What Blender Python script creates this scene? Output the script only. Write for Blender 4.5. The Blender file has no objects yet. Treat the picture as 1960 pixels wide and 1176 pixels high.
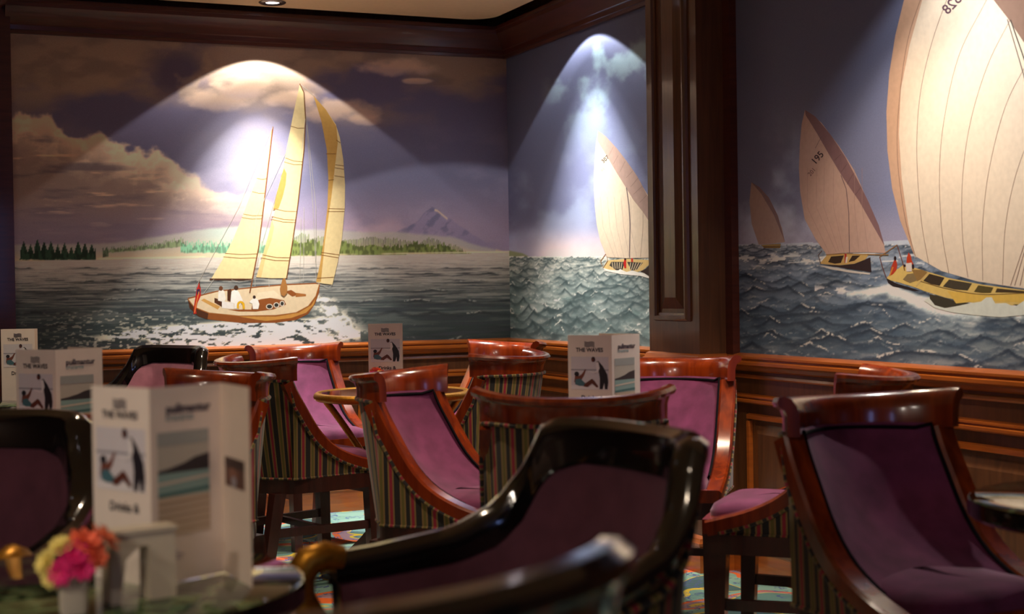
import bpy, math, random
import numpy as np
from mathutils import Vector, Matrix

random.seed(7)
scene = bpy.context.scene
COL = scene.collection

# ------------------------------------------------------------------ camera
F_PX, PITCH, ROLL, CAM_Z = 2806.0, 0.0134, -0.0149, 1.0
_cp, _sp, _c, _s = math.cos(PITCH), math.sin(PITCH), math.cos(ROLL), math.sin(ROLL)
FW = np.array([0, _cp, -_sp]); _up0 = np.array([0, _sp, _cp]); _rt0 = np.array([1.0, 0, 0])
RT = _c * _rt0 + _s * _up0
UP = -_s * _rt0 + _c * _up0
CAM = np.array([0, 0, CAM_Z])
cam_data = bpy.data.cameras.new('camera')
cam_data.sensor_width = 36.0
cam_data.lens = F_PX / 1960 * 36.0
cam_data.clip_start = 0.05
cam_data.dof.use_dof = True
cam_data.dof.focus_distance = 5.3
cam_data.dof.aperture_fstop = 4.1
cam_data.dof.aperture_blades = 7
cam = bpy.data.objects.new('camera', cam_data)
COL.objects.link(cam)
m = Matrix.Identity(4)
for i in range(3):
    m[i][0], m[i][1], m[i][2], m[i][3] = RT[i], UP[i], -FW[i], CAM[i]
cam.matrix_world = m
scene.camera = cam

# ------------------------------------------------------------------ world, exposure
world = bpy.data.worlds.new('world'); scene.world = world
world.use_nodes = True
world.node_tree.nodes['Background'].inputs[0].default_value = (0.35, 0.4, 0.5, 1)
world.node_tree.nodes['Background'].inputs[1].default_value = 0.02
vs = scene.view_settings
vs.view_transform = 'Standard'; vs.look = 'None'; vs.gamma = 1.0
vs.use_curve_mapping = False
vs.exposure = 0.3

# ------------------------------------------------------------------ room frame
TH = 0.4075
C0 = np.array([-0.0083, 6.95])
DA = np.array([-math.cos(TH), -math.sin(TH)])      # along the left mural wall, away from the corner
DB = np.array([math.sin(TH), -math.cos(TH)])       # along the right mural wall, away from the corner
Z_MB, Z_MT = 0.76, 2.08                            # mural bottom and top
def room(a, b, z):                                 # a = distance from right wall, b = distance from left wall
    p = C0 + DA * a + DB * b
    return (float(p[0]), float(p[1]), float(z))
def wallpt(w, u, n, z):                            # point on wall w at u along it, n in front of it
    return room(u, n, z) if w == 'L' else room(n, u, z)
def project(P):                                    # where a point lands in the photograph
    d = P - CAM
    zz = d @ FW
    return 980 + F_PX * (d @ RT) / zz, 588 - F_PX * (d @ UP) / zz
def unproject_wall(w, px, py, n):                  # the point of a mural that shows at a photo position
    ray = FW + RT * (px - 980) / F_PX + UP * (588 - py) / F_PX
    nrm = np.array([DB[0], DB[1], 0]) if w == 'L' else np.array([DA[0], DA[1], 0])
    org = np.array([C0[0], C0[1], 0]) + nrm * n
    t = ((org - CAM) @ nrm) / (ray @ nrm)
    return tuple(CAM + ray * t)

# ------------------------------------------------------------------ materials
def lin(c):
    return tuple(((x / 255 / 12.92) if x / 255 <= 0.04045 else ((x / 255 + 0.055) / 1.055) ** 2.4) for x in c)
MATS = {}
def base_mat(name):
    mt = bpy.data.materials.new(name); mt.use_nodes = True
    nt = mt.node_tree
    b = nt.nodes['Principled BSDF']
    return mt, nt, b
def plain(name, rgb, rough=0.5, metal=0.0, coat=0.0, spec=0.5, mottle=0.08, scale=40.0, sheen=0.0, bump=0.0):
    if name in MATS: return MATS[name]
    mt, nt, b = base_mat(name)
    c = lin(rgb)
    tc = nt.nodes.new('ShaderNodeTexCoord'); nz = nt.nodes.new('ShaderNodeTexNoise')
    nz.inputs['Scale'].default_value = scale; nz.inputs['Detail'].default_value = 4
    nt.links.new(tc.outputs['Object'], nz.inputs['Vector'])
    rp = nt.nodes.new('ShaderNodeValToRGB')
    rp.color_ramp.elements[0].position = 0.3; rp.color_ramp.elements[1].position = 0.7
    rp.color_ramp.elements[0].color = tuple(x * (1 - mottle) for x in c) + (1,)
    rp.color_ramp.elements[1].color = tuple(min(1, x * (1 + mottle)) for x in c) + (1,)
    nt.links.new(nz.outputs['Fac'], rp.inputs['Fac'])
    nt.links.new(rp.outputs['Color'], b.inputs['Base Color'])
    b.inputs['Roughness'].default_value = rough; b.inputs['Metallic'].default_value = metal
    b.inputs['Coat Weight'].default_value = coat; b.inputs['Coat Roughness'].default_value = 0.08
    b.inputs['Specular IOR Level'].default_value = spec
    if sheen:
        b.inputs['Sheen Weight'].default_value = sheen; b.inputs['Sheen Roughness'].default_value = 0.4
        b.inputs['Sheen Tint'].default_value = (0.85, 0.62, 0.74, 1)
    if bump:
        bp = nt.nodes.new('ShaderNodeBump'); bp.inputs['Strength'].default_value = bump; bp.inputs['Distance'].default_value = 0.002
        nt.links.new(nz.outputs['Fac'], bp.inputs['Height']); nt.links.new(bp.outputs['Normal'], b.inputs['Normal'])
    MATS[name] = mt
    return mt
def wood(name, rgb0, rgb1, rough=0.3, coat=0.5, vertical=True, gscale=1.0):
    if name in MATS: return MATS[name]
    mt, nt, b = base_mat(name)
    tc = nt.nodes.new('ShaderNodeTexCoord'); mp = nt.nodes.new('ShaderNodeMapping')
    mp.inputs['Scale'].default_value = (30 * gscale, 30 * gscale, 2.5 * gscale) if vertical else (4 * gscale, 4 * gscale, 40 * gscale)
    nz = nt.nodes.new('ShaderNodeTexNoise'); nz.inputs['Scale'].default_value = 1.6; nz.inputs['Detail'].default_value = 6
    nz.inputs['Distortion'].default_value = 0.6
    rp = nt.nodes.new('ShaderNodeValToRGB')
    rp.color_ramp.elements[0].position = 0.32; rp.color_ramp.elements[1].position = 0.68
    rp.color_ramp.elements[0].color = lin(rgb0) + (1,); rp.color_ramp.elements[1].color = lin(rgb1) + (1,)
    nt.links.new(tc.outputs['Object'], mp.inputs['Vector']); nt.links.new(mp.outputs['Vector'], nz.inputs['Vector'])
    nt.links.new(nz.outputs['Fac'], rp.inputs['Fac']); nt.links.new(rp.outputs['Color'], b.inputs['Base Color'])
    b.inputs['Roughness'].default_value = rough
    b.inputs['Coat Weight'].default_value = coat; b.inputs['Coat Roughness'].default_value = 0.1
    MATS[name] = mt
    return mt
def emit(name, rgb, strength):
    if name in MATS: return MATS[name]
    mt, nt, b = base_mat(name)
    b.inputs['Base Color'].default_value = (0, 0, 0, 1)
    b.inputs['Emission Color'].default_value = lin(rgb) + (1,)
    b.inputs['Emission Strength'].default_value = strength
    MATS[name] = mt
    return mt
def painted(name='mural_paint'):
    if name in MATS: return MATS[name]
    mt, nt, b = base_mat(name)
    at = nt.nodes.new('ShaderNodeVertexColor'); at.layer_name = 'paint'
    tc = nt.nodes.new('ShaderNodeTexCoord')
    nz = nt.nodes.new('ShaderNodeTexNoise'); nz.inputs['Scale'].default_value = 260; nz.inputs['Detail'].default_value = 3
    nt.links.new(tc.outputs['Object'], nz.inputs['Vector'])
    mx = nt.nodes.new('ShaderNodeMix'); mx.data_type = 'RGBA'; mx.blend_type = 'OVERLAY'
    mx.inputs[0].default_value = 0.22
    nt.links.new(at.outputs['Color'], mx.inputs[6]); nt.links.new(nz.outputs['Color'], mx.inputs[7])
    hs = nt.nodes.new('ShaderNodeRGBToBW'); nt.links.new(nz.outputs['Color'], hs.inputs[0]); nt.links.new(hs.outputs[0], mx.inputs[7])
    nt.links.new(mx.outputs[2], b.inputs['Base Color'])
    b.inputs['Roughness'].default_value = 0.6; b.inputs['Specular IOR Level'].default_value = 0.25
    MATS[name] = mt
    return mt
def stripes():
    if 'striped_fabric' in MATS: return MATS['striped_fabric']
    mt, nt, b = base_mat('striped_fabric')
    uv = nt.nodes.new('ShaderNodeUVMap'); sx = nt.nodes.new('ShaderNodeSeparateXYZ')
    nt.links.new(uv.outputs['UV'], sx.inputs[0])
    fr = nt.nodes.new('ShaderNodeMath'); fr.operation = 'DIVIDE'; fr.inputs[1].default_value = 0.062
    f2 = nt.nodes.new('ShaderNodeMath'); f2.operation = 'FRACT'
    nt.links.new(sx.outputs[0], fr.inputs[0]); nt.links.new(fr.outputs[0], f2.inputs[0])
    rp = nt.nodes.new('ShaderNodeValToRGB'); cr = rp.color_ramp; cr.interpolation = 'CONSTANT'
    blk, tan, red, olv = (18, 12, 12), (130, 102, 56), (142, 17, 44), (98, 88, 31)
    seq = [(0.0, blk), (0.14, tan), (0.21, red), (0.35, tan), (0.42, blk), (0.60, tan), (0.67, olv), (0.80, tan), (0.87, blk)]
    while len(cr.elements) < len(seq): cr.elements.new(0.5)
    for e, (p, c) in zip(cr.elements, seq):
        e.position = p; e.color = lin(c) + (1,)
    nt.links.new(f2.outputs[0], rp.inputs['Fac']); nt.links.new(rp.outputs['Color'], b.inputs['Base Color'])
    b.inputs['Roughness'].default_value = 0.75; b.inputs['Sheen Weight'].default_value = 0.2
    MATS['striped_fabric'] = mt
    return mt
def carpet():
    mt, nt, b = base_mat('patterned_carpet')
    L, N = nt.links.new, nt.nodes.new
    tc = N('ShaderNodeTexCoord')
    def noise(scale, detail=2, dist=0.0):
        n = N('ShaderNodeTexNoise'); n.inputs['Scale'].default_value = scale; n.inputs['Detail'].default_value = detail
        n.inputs['Distortion'].default_value = dist; L(tc.outputs['Object'], n.inputs['Vector']); return n
    def ramp(src, stops, const=True):
        r = N('ShaderNodeValToRGB'); cr = r.color_ramp
        if const: cr.interpolation = 'CONSTANT'
        while len(cr.elements) < len(stops): cr.elements.new(0.5)
        for e, (p, c) in zip(cr.elements, stops): e.position = p; e.color = lin(c) + (1,)
        L(src, r.inputs['Fac']); return r
    big = noise(2.2, 1, 1.2)
    base = ramp(big.outputs['Fac'], [(0, (62, 92, 92)), (0.40, (206, 176, 50)), (0.413, (112, 150, 136)), (0.47, (124, 160, 146)),
                                     (0.52, (212, 96, 32)), (0.56, (150, 118, 128)), (0.60, (206, 176, 50)), (0.612, (90, 126, 118))])
    wv = noise(9.0, 3, 2.0)
    mask = ramp(wv.outputs['Fac'], [(0, (0, 0, 0)), (0.56, (255, 255, 255)), (0.60, (0, 0, 0))])
    mx = N('ShaderNodeMix'); mx.data_type = 'RGBA'
    L(mask.outputs['Color'], mx.inputs[0]); L(base.outputs['Color'], mx.inputs[6]); mx.inputs[7].default_value = lin((70, 84, 130)) + (1,)
    L(mx.outputs[2], b.inputs['Base Color'])
    fine = noise(500, 2)
    bp = N('ShaderNodeBump'); bp.inputs['Strength'].default_value = 0.3; bp.inputs['Distance'].default_value = 0.003
    L(fine.outputs['Fac'], bp.inputs['Height']); L(bp.outputs['Normal'], b.inputs['Normal'])
    b.inputs['Roughness'].default_value = 0.9
    return mt
def marble():
    if 'green_marble' in MATS: return MATS['green_marble']
    mt, nt, b = base_mat('green_marble')
    L, N = nt.links.new, nt.nodes.new
    tc = N('ShaderNodeTexCoord'); nz = N('ShaderNodeTexNoise')
    nz.inputs['Scale'].default_value = 14; nz.inputs['Detail'].default_value = 8; nz.inputs['Distortion'].default_value = 1.5
    L(tc.outputs['Object'], nz.inputs['Vector'])
    r = N('ShaderNodeValToRGB'); cr = r.color_ramp
    stops = [(0.35, (12, 20, 14)), (0.48, (34, 54, 34)), (0.55, (74, 98, 62)), (0.64, (118, 138, 98))]
    while len(cr.elements) < 4: cr.elements.new(0.5)
    for e, (p, c) in zip(cr.elements, stops): e.position = p; e.color = lin(c) + (1,)
    L(nz.outputs['Fac'], r.inputs['Fac']); L(r.outputs['Color'], b.inputs['Base Color'])
    b.inputs['Roughness'].default_value = 0.05; b.inputs['Coat Weight'].default_value = 1.0; b.inputs['Coat Roughness'].default_value = 0.02
    MATS['green_marble'] = mt
    return mt
M_WALLWOOD = wood('dark_wall_panelling', (78, 46, 25), (102, 63, 36), 0.38, 0.3)
M_TRIM = wood('varnished_trim_wood', (142, 72, 22), (168, 88, 28), 0.28, 0.5, vertical=False)
M_CORNICE = wood('dark_cornice_wood', (70, 27, 15), (88, 37, 20), 0.4, 0.25, vertical=False)
M_CHAIR = wood('mahogany_chair_wood', (92, 28, 8), (136, 50, 12), 0.22, 0.7, gscale=0.7)
M_LEG = wood('dark_leg_wood', (44, 16, 12), (66, 26, 18), 0.35, 0.4)
M_BLACK = plain('black_lacquer', (14, 12, 13), 0.12, coat=1.0, mottle=0.02)
M_VELVET = plain('purple_velvet', (100, 44, 76), 0.85, mottle=0.30, scale=16, sheen=0.5, spec=0.2)
M_VELVETP = plain('pink_velvet', (176, 120, 140), 0.85, mottle=0.15, scale=22, sheen=0.5, spec=0.2)
M_VELVETD = plain('plum_velvet', (88, 50, 62), 0.85, mottle=0.15, scale=22, sheen=0.5, spec=0.2)
M_PIPE = plain('black_piping', (14, 9, 15), 0.85, spec=0.1)
M_GOLD = plain('gilded_brass', (186, 132, 44), 0.38, metal=0.85, mottle=0.2, scale=120)
M_PAPER = plain('menu_paper', (238, 224, 212), 0.55, mottle=0.02)
M_PAPERB = plain('menu_paper_reverse', (214, 196, 180), 0.6, mottle=0.03)
M_WHITE = plain('white_plastic', (224, 212, 190), 0.35, mottle=0.02)
M_CEIL = plain('cream_ceiling', (232, 198, 150), 0.7, mottle=0.03)
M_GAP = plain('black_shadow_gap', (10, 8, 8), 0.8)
M_STEEL = plain('brushed_nickel', (120, 112, 108), 0.25, metal=1.0)
M_PLASTER = plain('warm_plaster', (84, 58, 42), 0.7)
M_STRIPE = stripes()
M_MARBLE = marble()
M_PAINT = painted()

# ------------------------------------------------------------------ mesh helpers
class MB:
    def __init__(self): self.v, self.f, self.uv, self.mi = [], [], {}, []
    def add(self, verts, faces, mi=0, uvs=None):
        o = len(self.v)
        self.v += [tuple(map(float, p)) for p in verts]
        self.f += [tuple(i + o for i in fc) for fc in faces]
        self.mi += [mi] * len(faces)
        if uvs:
            for i, t in enumerate(uvs): self.uv[o + i] = t
        return self
    def box(self, x0, x1, y0, y1, z0, z1, mi=0):
        v = [(x, y, z) for z in (z0, z1) for y in (y0, y1) for x in (x0, x1)]
        return self.add(v, [(0, 2, 3, 1), (4, 5, 7, 6), (0, 1, 5, 4), (2, 6, 7, 3), (0, 4, 6, 2), (1, 3, 7, 5)], mi)
    def hexa(self, bottom, top, mi=0):              # 4 bottom + 4 top corners
        return self.add(list(bottom) + list(top), [(3, 2, 1, 0), (4, 5, 6, 7), (0, 1, 5, 4), (1, 2, 6, 5), (2, 3, 7, 6), (3, 0, 4, 7)], mi)
    def rings(self, rings, caps=True, closed=True, mi=0, uvs=None, loop=False):
        n = len(rings[0]); v = [p for r in rings for p in r]; f = []
        R = len(rings)
        for i in range(R if loop else R - 1):
            i2 = (i + 1) % R
            for j in range(n if closed else n - 1):
                k = (j + 1) % n
                f.append((i * n + j, i * n + k, i2 * n + k, i2 * n + j))
        if caps and not loop:
            f.append(tuple(range(n - 1, -1, -1))); f.append(tuple((R - 1) * n + j for j in range(n)))
        return self.add(v, f, mi, uvs)
    def tube(self, pts, r, seg=8, mi=0, u0=0.0, loop=False):
        pts = [Vector(p) for p in pts]; rings, uvs = [], []; u = u0; prev = None
        rr = r if isinstance(r, (list, tuple)) else [r] * len(pts)
        N = len(pts)
        for i, p in enumerate(pts):
            if loop: t = pts[(i + 1) % N] - pts[i - 1]
            else: t = pts[min(i + 1, N - 1)] - pts[max(i - 1, 0)]
            t.normalize()
            if prev is None:
                a = Vector((0, 0, 1)) if abs(t.z) < 0.9 else Vector((1, 0, 0))
                nrm = t.cross(a).normalized()
            else:
                nrm = (prev - t * prev.dot(t)).normalized()
            prev = nrm; bn = t.cross(nrm)
            rings.append([p + (nrm * math.cos(2 * math.pi * k / seg) + bn * math.sin(2 * math.pi * k / seg)) * rr[i] for k in range(seg)])
            if i: u += (p - pts[i - 1]).length
            uvs += [(u, 0)] * seg
        return self.rings(rings, True, True, mi, uvs, loop)
    def lathe(self, prof, seg=32, mi=0, cx=0, cy=0):
        rings = [[(cx + r * math.cos(2 * math.pi * k / seg), cy + r * math.sin(2 * math.pi * k / seg), z) for k in range(seg)] for r, z in prof]
        return self.rings(rings, True, True, mi)
    def prism(self, poly, z0, z1, mi=0):
        n = len(poly)
        return self.rings([[(x, y, z0) for x, y in poly], [(x, y, z1) for x, y in poly]], True, True, mi)
    def data(self, name, mats, smooth=True, angle=0.6):
        me = bpy.data.meshes.new(name)
        me.from_pydata(self.v, [], self.f)
        for mt in (mats if isinstance(mats, (list, tuple)) else [mats]): me.materials.append(mt)
        if any(self.mi): me.polygons.foreach_set('material_index', self.mi)
        if self.uv:
            lay = me.uv_layers.new(name='UVMap')
            buf = np.zeros((len(me.loops), 2), np.float32)
            vi = np.zeros(len(me.loops), np.int32); me.loops.foreach_get('vertex_index', vi)
            tab = np.zeros((len(self.v), 2), np.float32)
            for i, t in self.uv.items(): tab[i] = t
            buf[:] = tab[vi]; lay.data.foreach_set('uv', buf.ravel())
        me.validate(); me.update()
        import bmesh
        bm = bmesh.new(); bm.from_mesh(me); bmesh.ops.recalc_face_normals(bm, faces=bm.faces); bm.to_mesh(me); bm.free()
        if smooth:
            me.polygons.foreach_set('use_smooth', [True] * len(me.polygons))
            me.set_sharp_from_angle(angle=angle)
        return me
    def build(self, name, mats, parent=None, smooth=True, angle=0.6):
        o = bpy.data.objects.new(name, self.data(name, mats, smooth, angle))
        COL.objects.link(o)
        if parent: o.parent = parent
        return o
def tag(o, label=None, cat=None, group=None, kind=None):
    if label: o['label'] = label
    if cat: o['category'] = cat
    if group: o['group'] = group
    if kind: o['kind'] = kind
    return o
def empty(name, loc=(0, 0, 0), rz=0.0):
    o = bpy.data.objects.new(name, None); COL.objects.link(o)
    o.empty_display_size = 0.1; o.location = loc; o.rotation_euler = (0, 0, rz)
    return o
def copy_tree(o, parent=None):
    c = o.copy(); COL.objects.link(c); c.parent = parent
    for ch in list(o.children): copy_tree(ch, c)
    return c
def catmull(pts, n):
    P = [np.array(p, float) for p in pts]
    P = [2 * P[0] - P[1]] + P + [2 * P[-1] - P[-2]]
    out = []; S = len(P) - 3
    for k in range(n):
        t = k / (n - 1) * S; i = min(int(t), S - 1); t -= i
        a, b, c, d = P[i:i + 4]
        out.append(0.5 * (2 * b + (c - a) * t + (2 * a - 5 * b + 4 * c - d) * t * t + (3 * b - a - 3 * c + d) * t ** 3))
    return out
def text_mesh(body, size, bold=0.0, mirror=False):
    cu = bpy.data.curves.new('lettering', 'FONT'); cu.body = body; cu.size = size; cu.offset = bold
    cu.align_x = 'CENTER'; cu.align_y = 'CENTER'; cu.resolution_u = 3
    ob = bpy.data.objects.new('lettering', cu); COL.objects.link(ob)
    dg = bpy.context.evaluated_depsgraph_get()
    me = ob.evaluated_get(dg).to_mesh()
    v = [((-1 if mirror else 1) * p.co.x, p.co.y) for p in me.vertices]; f = [tuple(p.vertices) for p in me.polygons]
    ob.evaluated_get(dg).to_mesh_clear()
    bpy.data.objects.remove(ob); bpy.data.curves.remove(cu)
    return v, f

# ================================================================== the room
A_MAX, B_MAX, Z_TOP = 5.6, 9.6, 2.5
def room_box(name, a0, a1, b0, b1, z0, z1, mat, parent=None, kind='structure'):
    mb = MB()
    q = lambda z: [room(a0, b0, z), room(a1, b0, z), room(a1, b1, z), room(a0, b1, z)]
    mb.hexa(q(z0), q(z1))
    o = mb.build(name, mat, parent, smooth=False)
    if kind and parent is None: o['kind'] = kind
    return o
floor = room_box('floor', -0.1, A_MAX + 0.1, -0.1, B_MAX + 0.1, -0.05, 0.0, carpet())
wall_left = room_box('wall_left', -0.1, A_MAX, -0.1, 0.0, 0, Z_TOP, M_WALLWOOD)
wall_right = room_box('wall_right', -0.1, 0.0, 0.0, B_MAX, 0, Z_TOP, M_WALLWOOD)
wall_side = room_box('wall_side', A_MAX, A_MAX + 0.1, -0.1, B_MAX, 0, Z_TOP, M_PLASTER)
wall_rear = room_box('wall_rear', -0.1, A_MAX + 0.1, B_MAX, B_MAX + 0.1, 0, Z_TOP, M_PLASTER)

# ceiling: cream panels that stop short of the walls, dark recess above the gap
ceil_z = 2.226
e, rad = 0.155, 0.13
poly = []
for k in range(9):
    t = math.pi + k / 8 * math.pi / 2
    poly.append((e + rad + rad * math.cos(t), e + rad + rad * math.sin(t)))
poly += [(A_MAX, e), (A_MAX, B_MAX), (e, B_MAX)]
mb = MB()
pw = [room(a, b, 0)[:2] for a, b in poly]
mb.prism(pw, ceil_z, ceil_z + 0.03)
ceiling = tag(mb.build('ceiling', M_CEIL, smooth=False), kind='structure')
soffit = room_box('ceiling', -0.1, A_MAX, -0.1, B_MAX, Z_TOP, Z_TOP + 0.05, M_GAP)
# the curved cream moulding that crosses the ceiling panel
mb = MB()
mb.tube([(x, y, z) for x, y, z in [room(3.2, 0.52, ceil_z), room(1.0, 0.52, ceil_z), room(0.75, 0.56, ceil_z), room(0.6, 0.68, ceil_z), room(0.54, 0.9, ceil_z), room(0.52, 4.6, ceil_z)]], 0.012, 8)
mb.build('ceiling_bead', M_CEIL, ceiling)

def moulding(name, w, u0, u1, prof, mat, mitre0=False, mitre1=0, parent=None):
    mb = MB()
    r0 = [wallpt(w, n if mitre0 else u0, n, z) for n, z in prof]
    r1 = [wallpt(w, u1 + mitre1 * n, n, z) for n, z in prof]
    mb.rings([r0, r1])
    o = mb.build(name, mat, parent, smooth=True, angle=0.5)
    if parent is None: o['kind'] = 'structure'
    return o
CORN = [(0.0, 2.08), (0.018, 2.08), (0.022, 2.092), (0.03, 2.094), (0.032, 2.112), (0.04, 2.116), (0.05, 2.14), (0.07, 2.165), (0.088, 2.18), (0.092, 2.195), (0.10, 2.197), (0.10, 2.212), (0.0, 2.212)]
RAIL = [(0.0, 0.70), (0.012, 0.70), (0.02, 0.706), (0.022, 0.716), (0.032, 0.718), (0.040, 0.724), (0.040, 0.734), (0.030, 0.738), (0.030, 0.742), (0.036, 0.745), (0.036, 0.752), (0.026, 0.757), (0.0, 0.762)]
BEAD = [(0.0, 0.590), (0.018, 0.590), (0.024, 0.595), (0.024, 0.603), (0.016, 0.606), (0.016, 0.609), (0.021, 0.611), (0.021, 0.616), (0.0, 0.622)]
FRZ = [(0.0, 0.675), (0.010, 0.675), (0.014, 0.68), (0.010, 0.688), (0.0, 0.69)]
BASE = [(0.0, 0.0), (0.022, 0.0), (0.022, 0.092), (0.027, 0.095), (0.029, 0.104), (0.022, 0.109), (0.018, 0.118), (0.0, 0.126)]
n = 0
P0, P1, PP = 1.617, 1.975, 0.137                    # the pilaster on the right wall
AL = 2.232                                          # left end of the left mural
for w, u0, u1, mit in (('L', 0, AL + 0.02, True), ('R', 0, P0, True), ('R', P1, B_MAX, False)):
    n += 1
    side = 'left' if w == 'L' else 'right'
    moulding('trim_%d' % (4 * n - 3), w, u0, u1, CORN, M_CORNICE, mit)
    moulding('trim_%d' % (4 * n - 2), w, u0, u1, RAIL, M_TRIM, mit)
    moulding('trim_%d' % (4 * n - 1), w, u0, u1, BEAD, M_TRIM, mit)
    moulding('trim_%d' % (4 * n), w, u0, u1, FRZ, M_TRIM, mit)
    moulding('baseboard_' + side if n < 3 else 'baseboard_right_front', w, u0, u1, BASE, M_TRIM, mit)
# raised wainscot panels below the bead moulding
def wain_panel(w, u0, u1, z0, z1, parent):
    mb = MB()
    fr = 0.022
    for a, b, c, d in ((u0, u1, z0, z0 + fr), (u0, u1, z1 - fr, z1), (u0, u0 + fr, z0 + fr, z1 - fr), (u1 - fr, u1, z0 + fr, z1 - fr)):
        mb.hexa([wallpt(w, a, 0, c), wallpt(w, b, 0, c), wallpt(w, b, 0, d), wallpt(w, a, 0, d)],
                [wallpt(w, a + 0.004, 0.014, c + 0.004), wallpt(w, b - 0.004, 0.014, c + 0.004), wallpt(w, b - 0.004, 0.014, d - 0.004), wallpt(w, a + 0.004, 0.014, d - 0.004)])
    p = mb.build('panel_frame', M_TRIM, parent, smooth=False)
    mb = MB(); i0, i1 = fr + 0.012, fr + 0.045
    q = lambda i, nn: [wallpt(w, u0 + i, nn, z0 + i), wallpt(w, u1 - i, nn, z0 + i), wallpt(w, u1 - i, nn, z1 - i), wallpt(w, u0 + i, nn, z1 - i)]
    mb.hexa(q(i0, 0.0), q(i1, 0.009))
    mb.build('raised_panel', M_WALLWOOD, p, smooth=False)
for k in range(3):
    wain_panel('L', 0.10 + k * 0.73, 0.76 + k * 0.73, 0.165, 0.555, wall_left)
for k in range(2):
    wain_panel('R', 0.10 + k * 0.76, 0.80 + k * 0.76, 0.165, 0.555, wall_right)
for k in range(4):
    wain_panel('R', 2.07 + k * 0.80, 2.80 + k * 0.80, 0.165, 0.555, wall_right)

# pilaster between the two right-hand murals
pil = room_box('trim_13', 0.0, PP, P0, P1, 0.0, Z_TOP, M_WALLWOOD)
def rframe(u0, u1, z0, z1, n0, parent, name, fr=0.03, depth=0.016, mat=None):
    mb = MB()
    prof = [(0, 0), (0.004, depth * 0.6), (0.010, depth), (0.018, depth), (0.022, depth * 0.5), (fr, depth * 0.35), (fr, 0)]
    rings = []
    for du, dz in ((1, 1), (-1, 1), (-1, -1), (1, -1)):
        cu, cz = (u0 if du > 0 else u1), (z0 if dz > 0 else z1)
        rings.append([wallpt('R', cu + du * i, n0 + d, cz + dz * i) for i, d in prof])
    mb.rings(rings, caps=False, loop=True)
    return mb.build(name, mat or M_TRIM, parent, smooth=False)
fr = rframe(P0 + 0.05, P1 - 0.06, 0.87, 2.115, PP, pil, 'panel_frame', mat=M_WALLWOOD)
mb = MB()
q = lambda i, nn: [wallpt('R', P0 + 0.05 + i, nn, 0.87 + i), wallpt('R', P1 - 0.06 - i, nn, 0.87 + i), wallpt('R', P1 - 0.06 - i, nn, 2.115 - i), wallpt('R', P0 + 0.05 + i, nn, 2.115 - i)]
mb.hexa(q(0.045, PP), q(0.085, PP + 0.010))
mb.build('raised_panel', M_WALLWOOD, fr, smooth=False)
# the moulding that steps round the foot of the pilaster
mb = MB()
PB = [(0.0, 0.70), (0.012, 0.70), (0.02, 0.708), (0.032, 0.722), (0.032, 0.732), (0.020, 0.74), (0.014, 0.752), (0.0, 0.758)]
mb.rings([[room(PP + n_, P0 - n_ * 0.3, z) for n_, z in PB], [room(PP + n_, P1 + n_, z) for n_, z in PB], [room(0.0, P1 + n_, z) for n_, z in PB]])
mb.build('pilaster_moulding', M_TRIM, pil)
mb = MB()
mb.rings([[room(PP + n_, P0, z) for n_, z in BASE], [room(PP + n_, P1 + n_, z) for n_, z in BASE], [room(0.0, P1 + n_, z) for n_, z in BASE]])
mb.build('pilaster_base', M_TRIM, pil)
# narrow upright strip that edges the front mural beside the pilaster
room_box('trim_14', 0.0, 0.03, P1, P1 + 0.045, 0.75, 2.1, M_CORNICE)
# post and return wall that close the left mural
room_box('trim_15', AL + 0.0, AL + 0.11, 0.0, 0.05, 0.0, Z_TOP, M_CORNICE)
room_box('trim_16', AL + 0.11, AL + 0.55, 0.0, 0.30, 0.0, Z_TOP, M_CORNICE)
mb = MB()
mb.rings([[room(AL + 0.11 - n_, 0.0, z) for n_, z in CORN], [room(AL + 0.11 - n_, 0.30 + n_, z) for n_, z in CORN], [room(AL + 0.6, 0.30 + n_, z) for n_, z in CORN]])
tag(mb.build('trim_17', M_CORNICE), kind='structure')

# two assumed windows, added unseen behind the camera for cool reflections on the chairs
def assumed_window(idx, a0, a1, z0, z1):
    b = B_MAX
    mb = MB()
    for p0, p1, c0, c1 in ((a0, a1, z0, z0 + 0.05), (a0, a1, z1 - 0.05, z1), (a0, a0 + 0.05, z0, z1), (a1 - 0.05, a1, z0, z1), ((a0 + a1) / 2 - 0.02, (a0 + a1) / 2 + 0.02, z0, z1)):
        mb.hexa([room(p0, b, c0), room(p1, b, c0), room(p1, b - 0.06, c0), room(p0, b - 0.06, c0)], [room(p0, b, c1), room(p1, b, c1), room(p1, b - 0.06, c1), room(p0, b - 0.06, c1)])
    w = tag(mb.build('assumed_window_%d' % idx, M_CORNICE, smooth=False), kind='structure')
    for s in (0, 1):
        l0 = a0 + 0.05 if s == 0 else (a0 + a1) / 2 + 0.02; l1 = (a0 + a1) / 2 - 0.02 if s == 0 else a1 - 0.05
        mb = MB()
        mb.hexa([room(l0, b - 0.01, z0 + 0.05), room(l1, b - 0.01, z0 + 0.05), room(l1, b - 0.02, z0 + 0.05), room(l0, b - 0.02, z0 + 0.05)],
                [room(l0, b - 0.01, z1 - 0.05), room(l1, b - 0.01, z1 - 0.05), room(l1, b - 0.02, z1 - 0.05), room(l0, b - 0.02, z1 - 0.05)])
        mb.build('pane', emit('assumed_window_glow', (150, 175, 255), 3.0), w, smooth=False)  # emissive pane, added as an unseen cool light source
assumed_window(1, 4.3, 4.85, 0.8, 1.95)
assumed_window(2, 1.5, 2.05, 0.8, 1.95)

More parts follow.
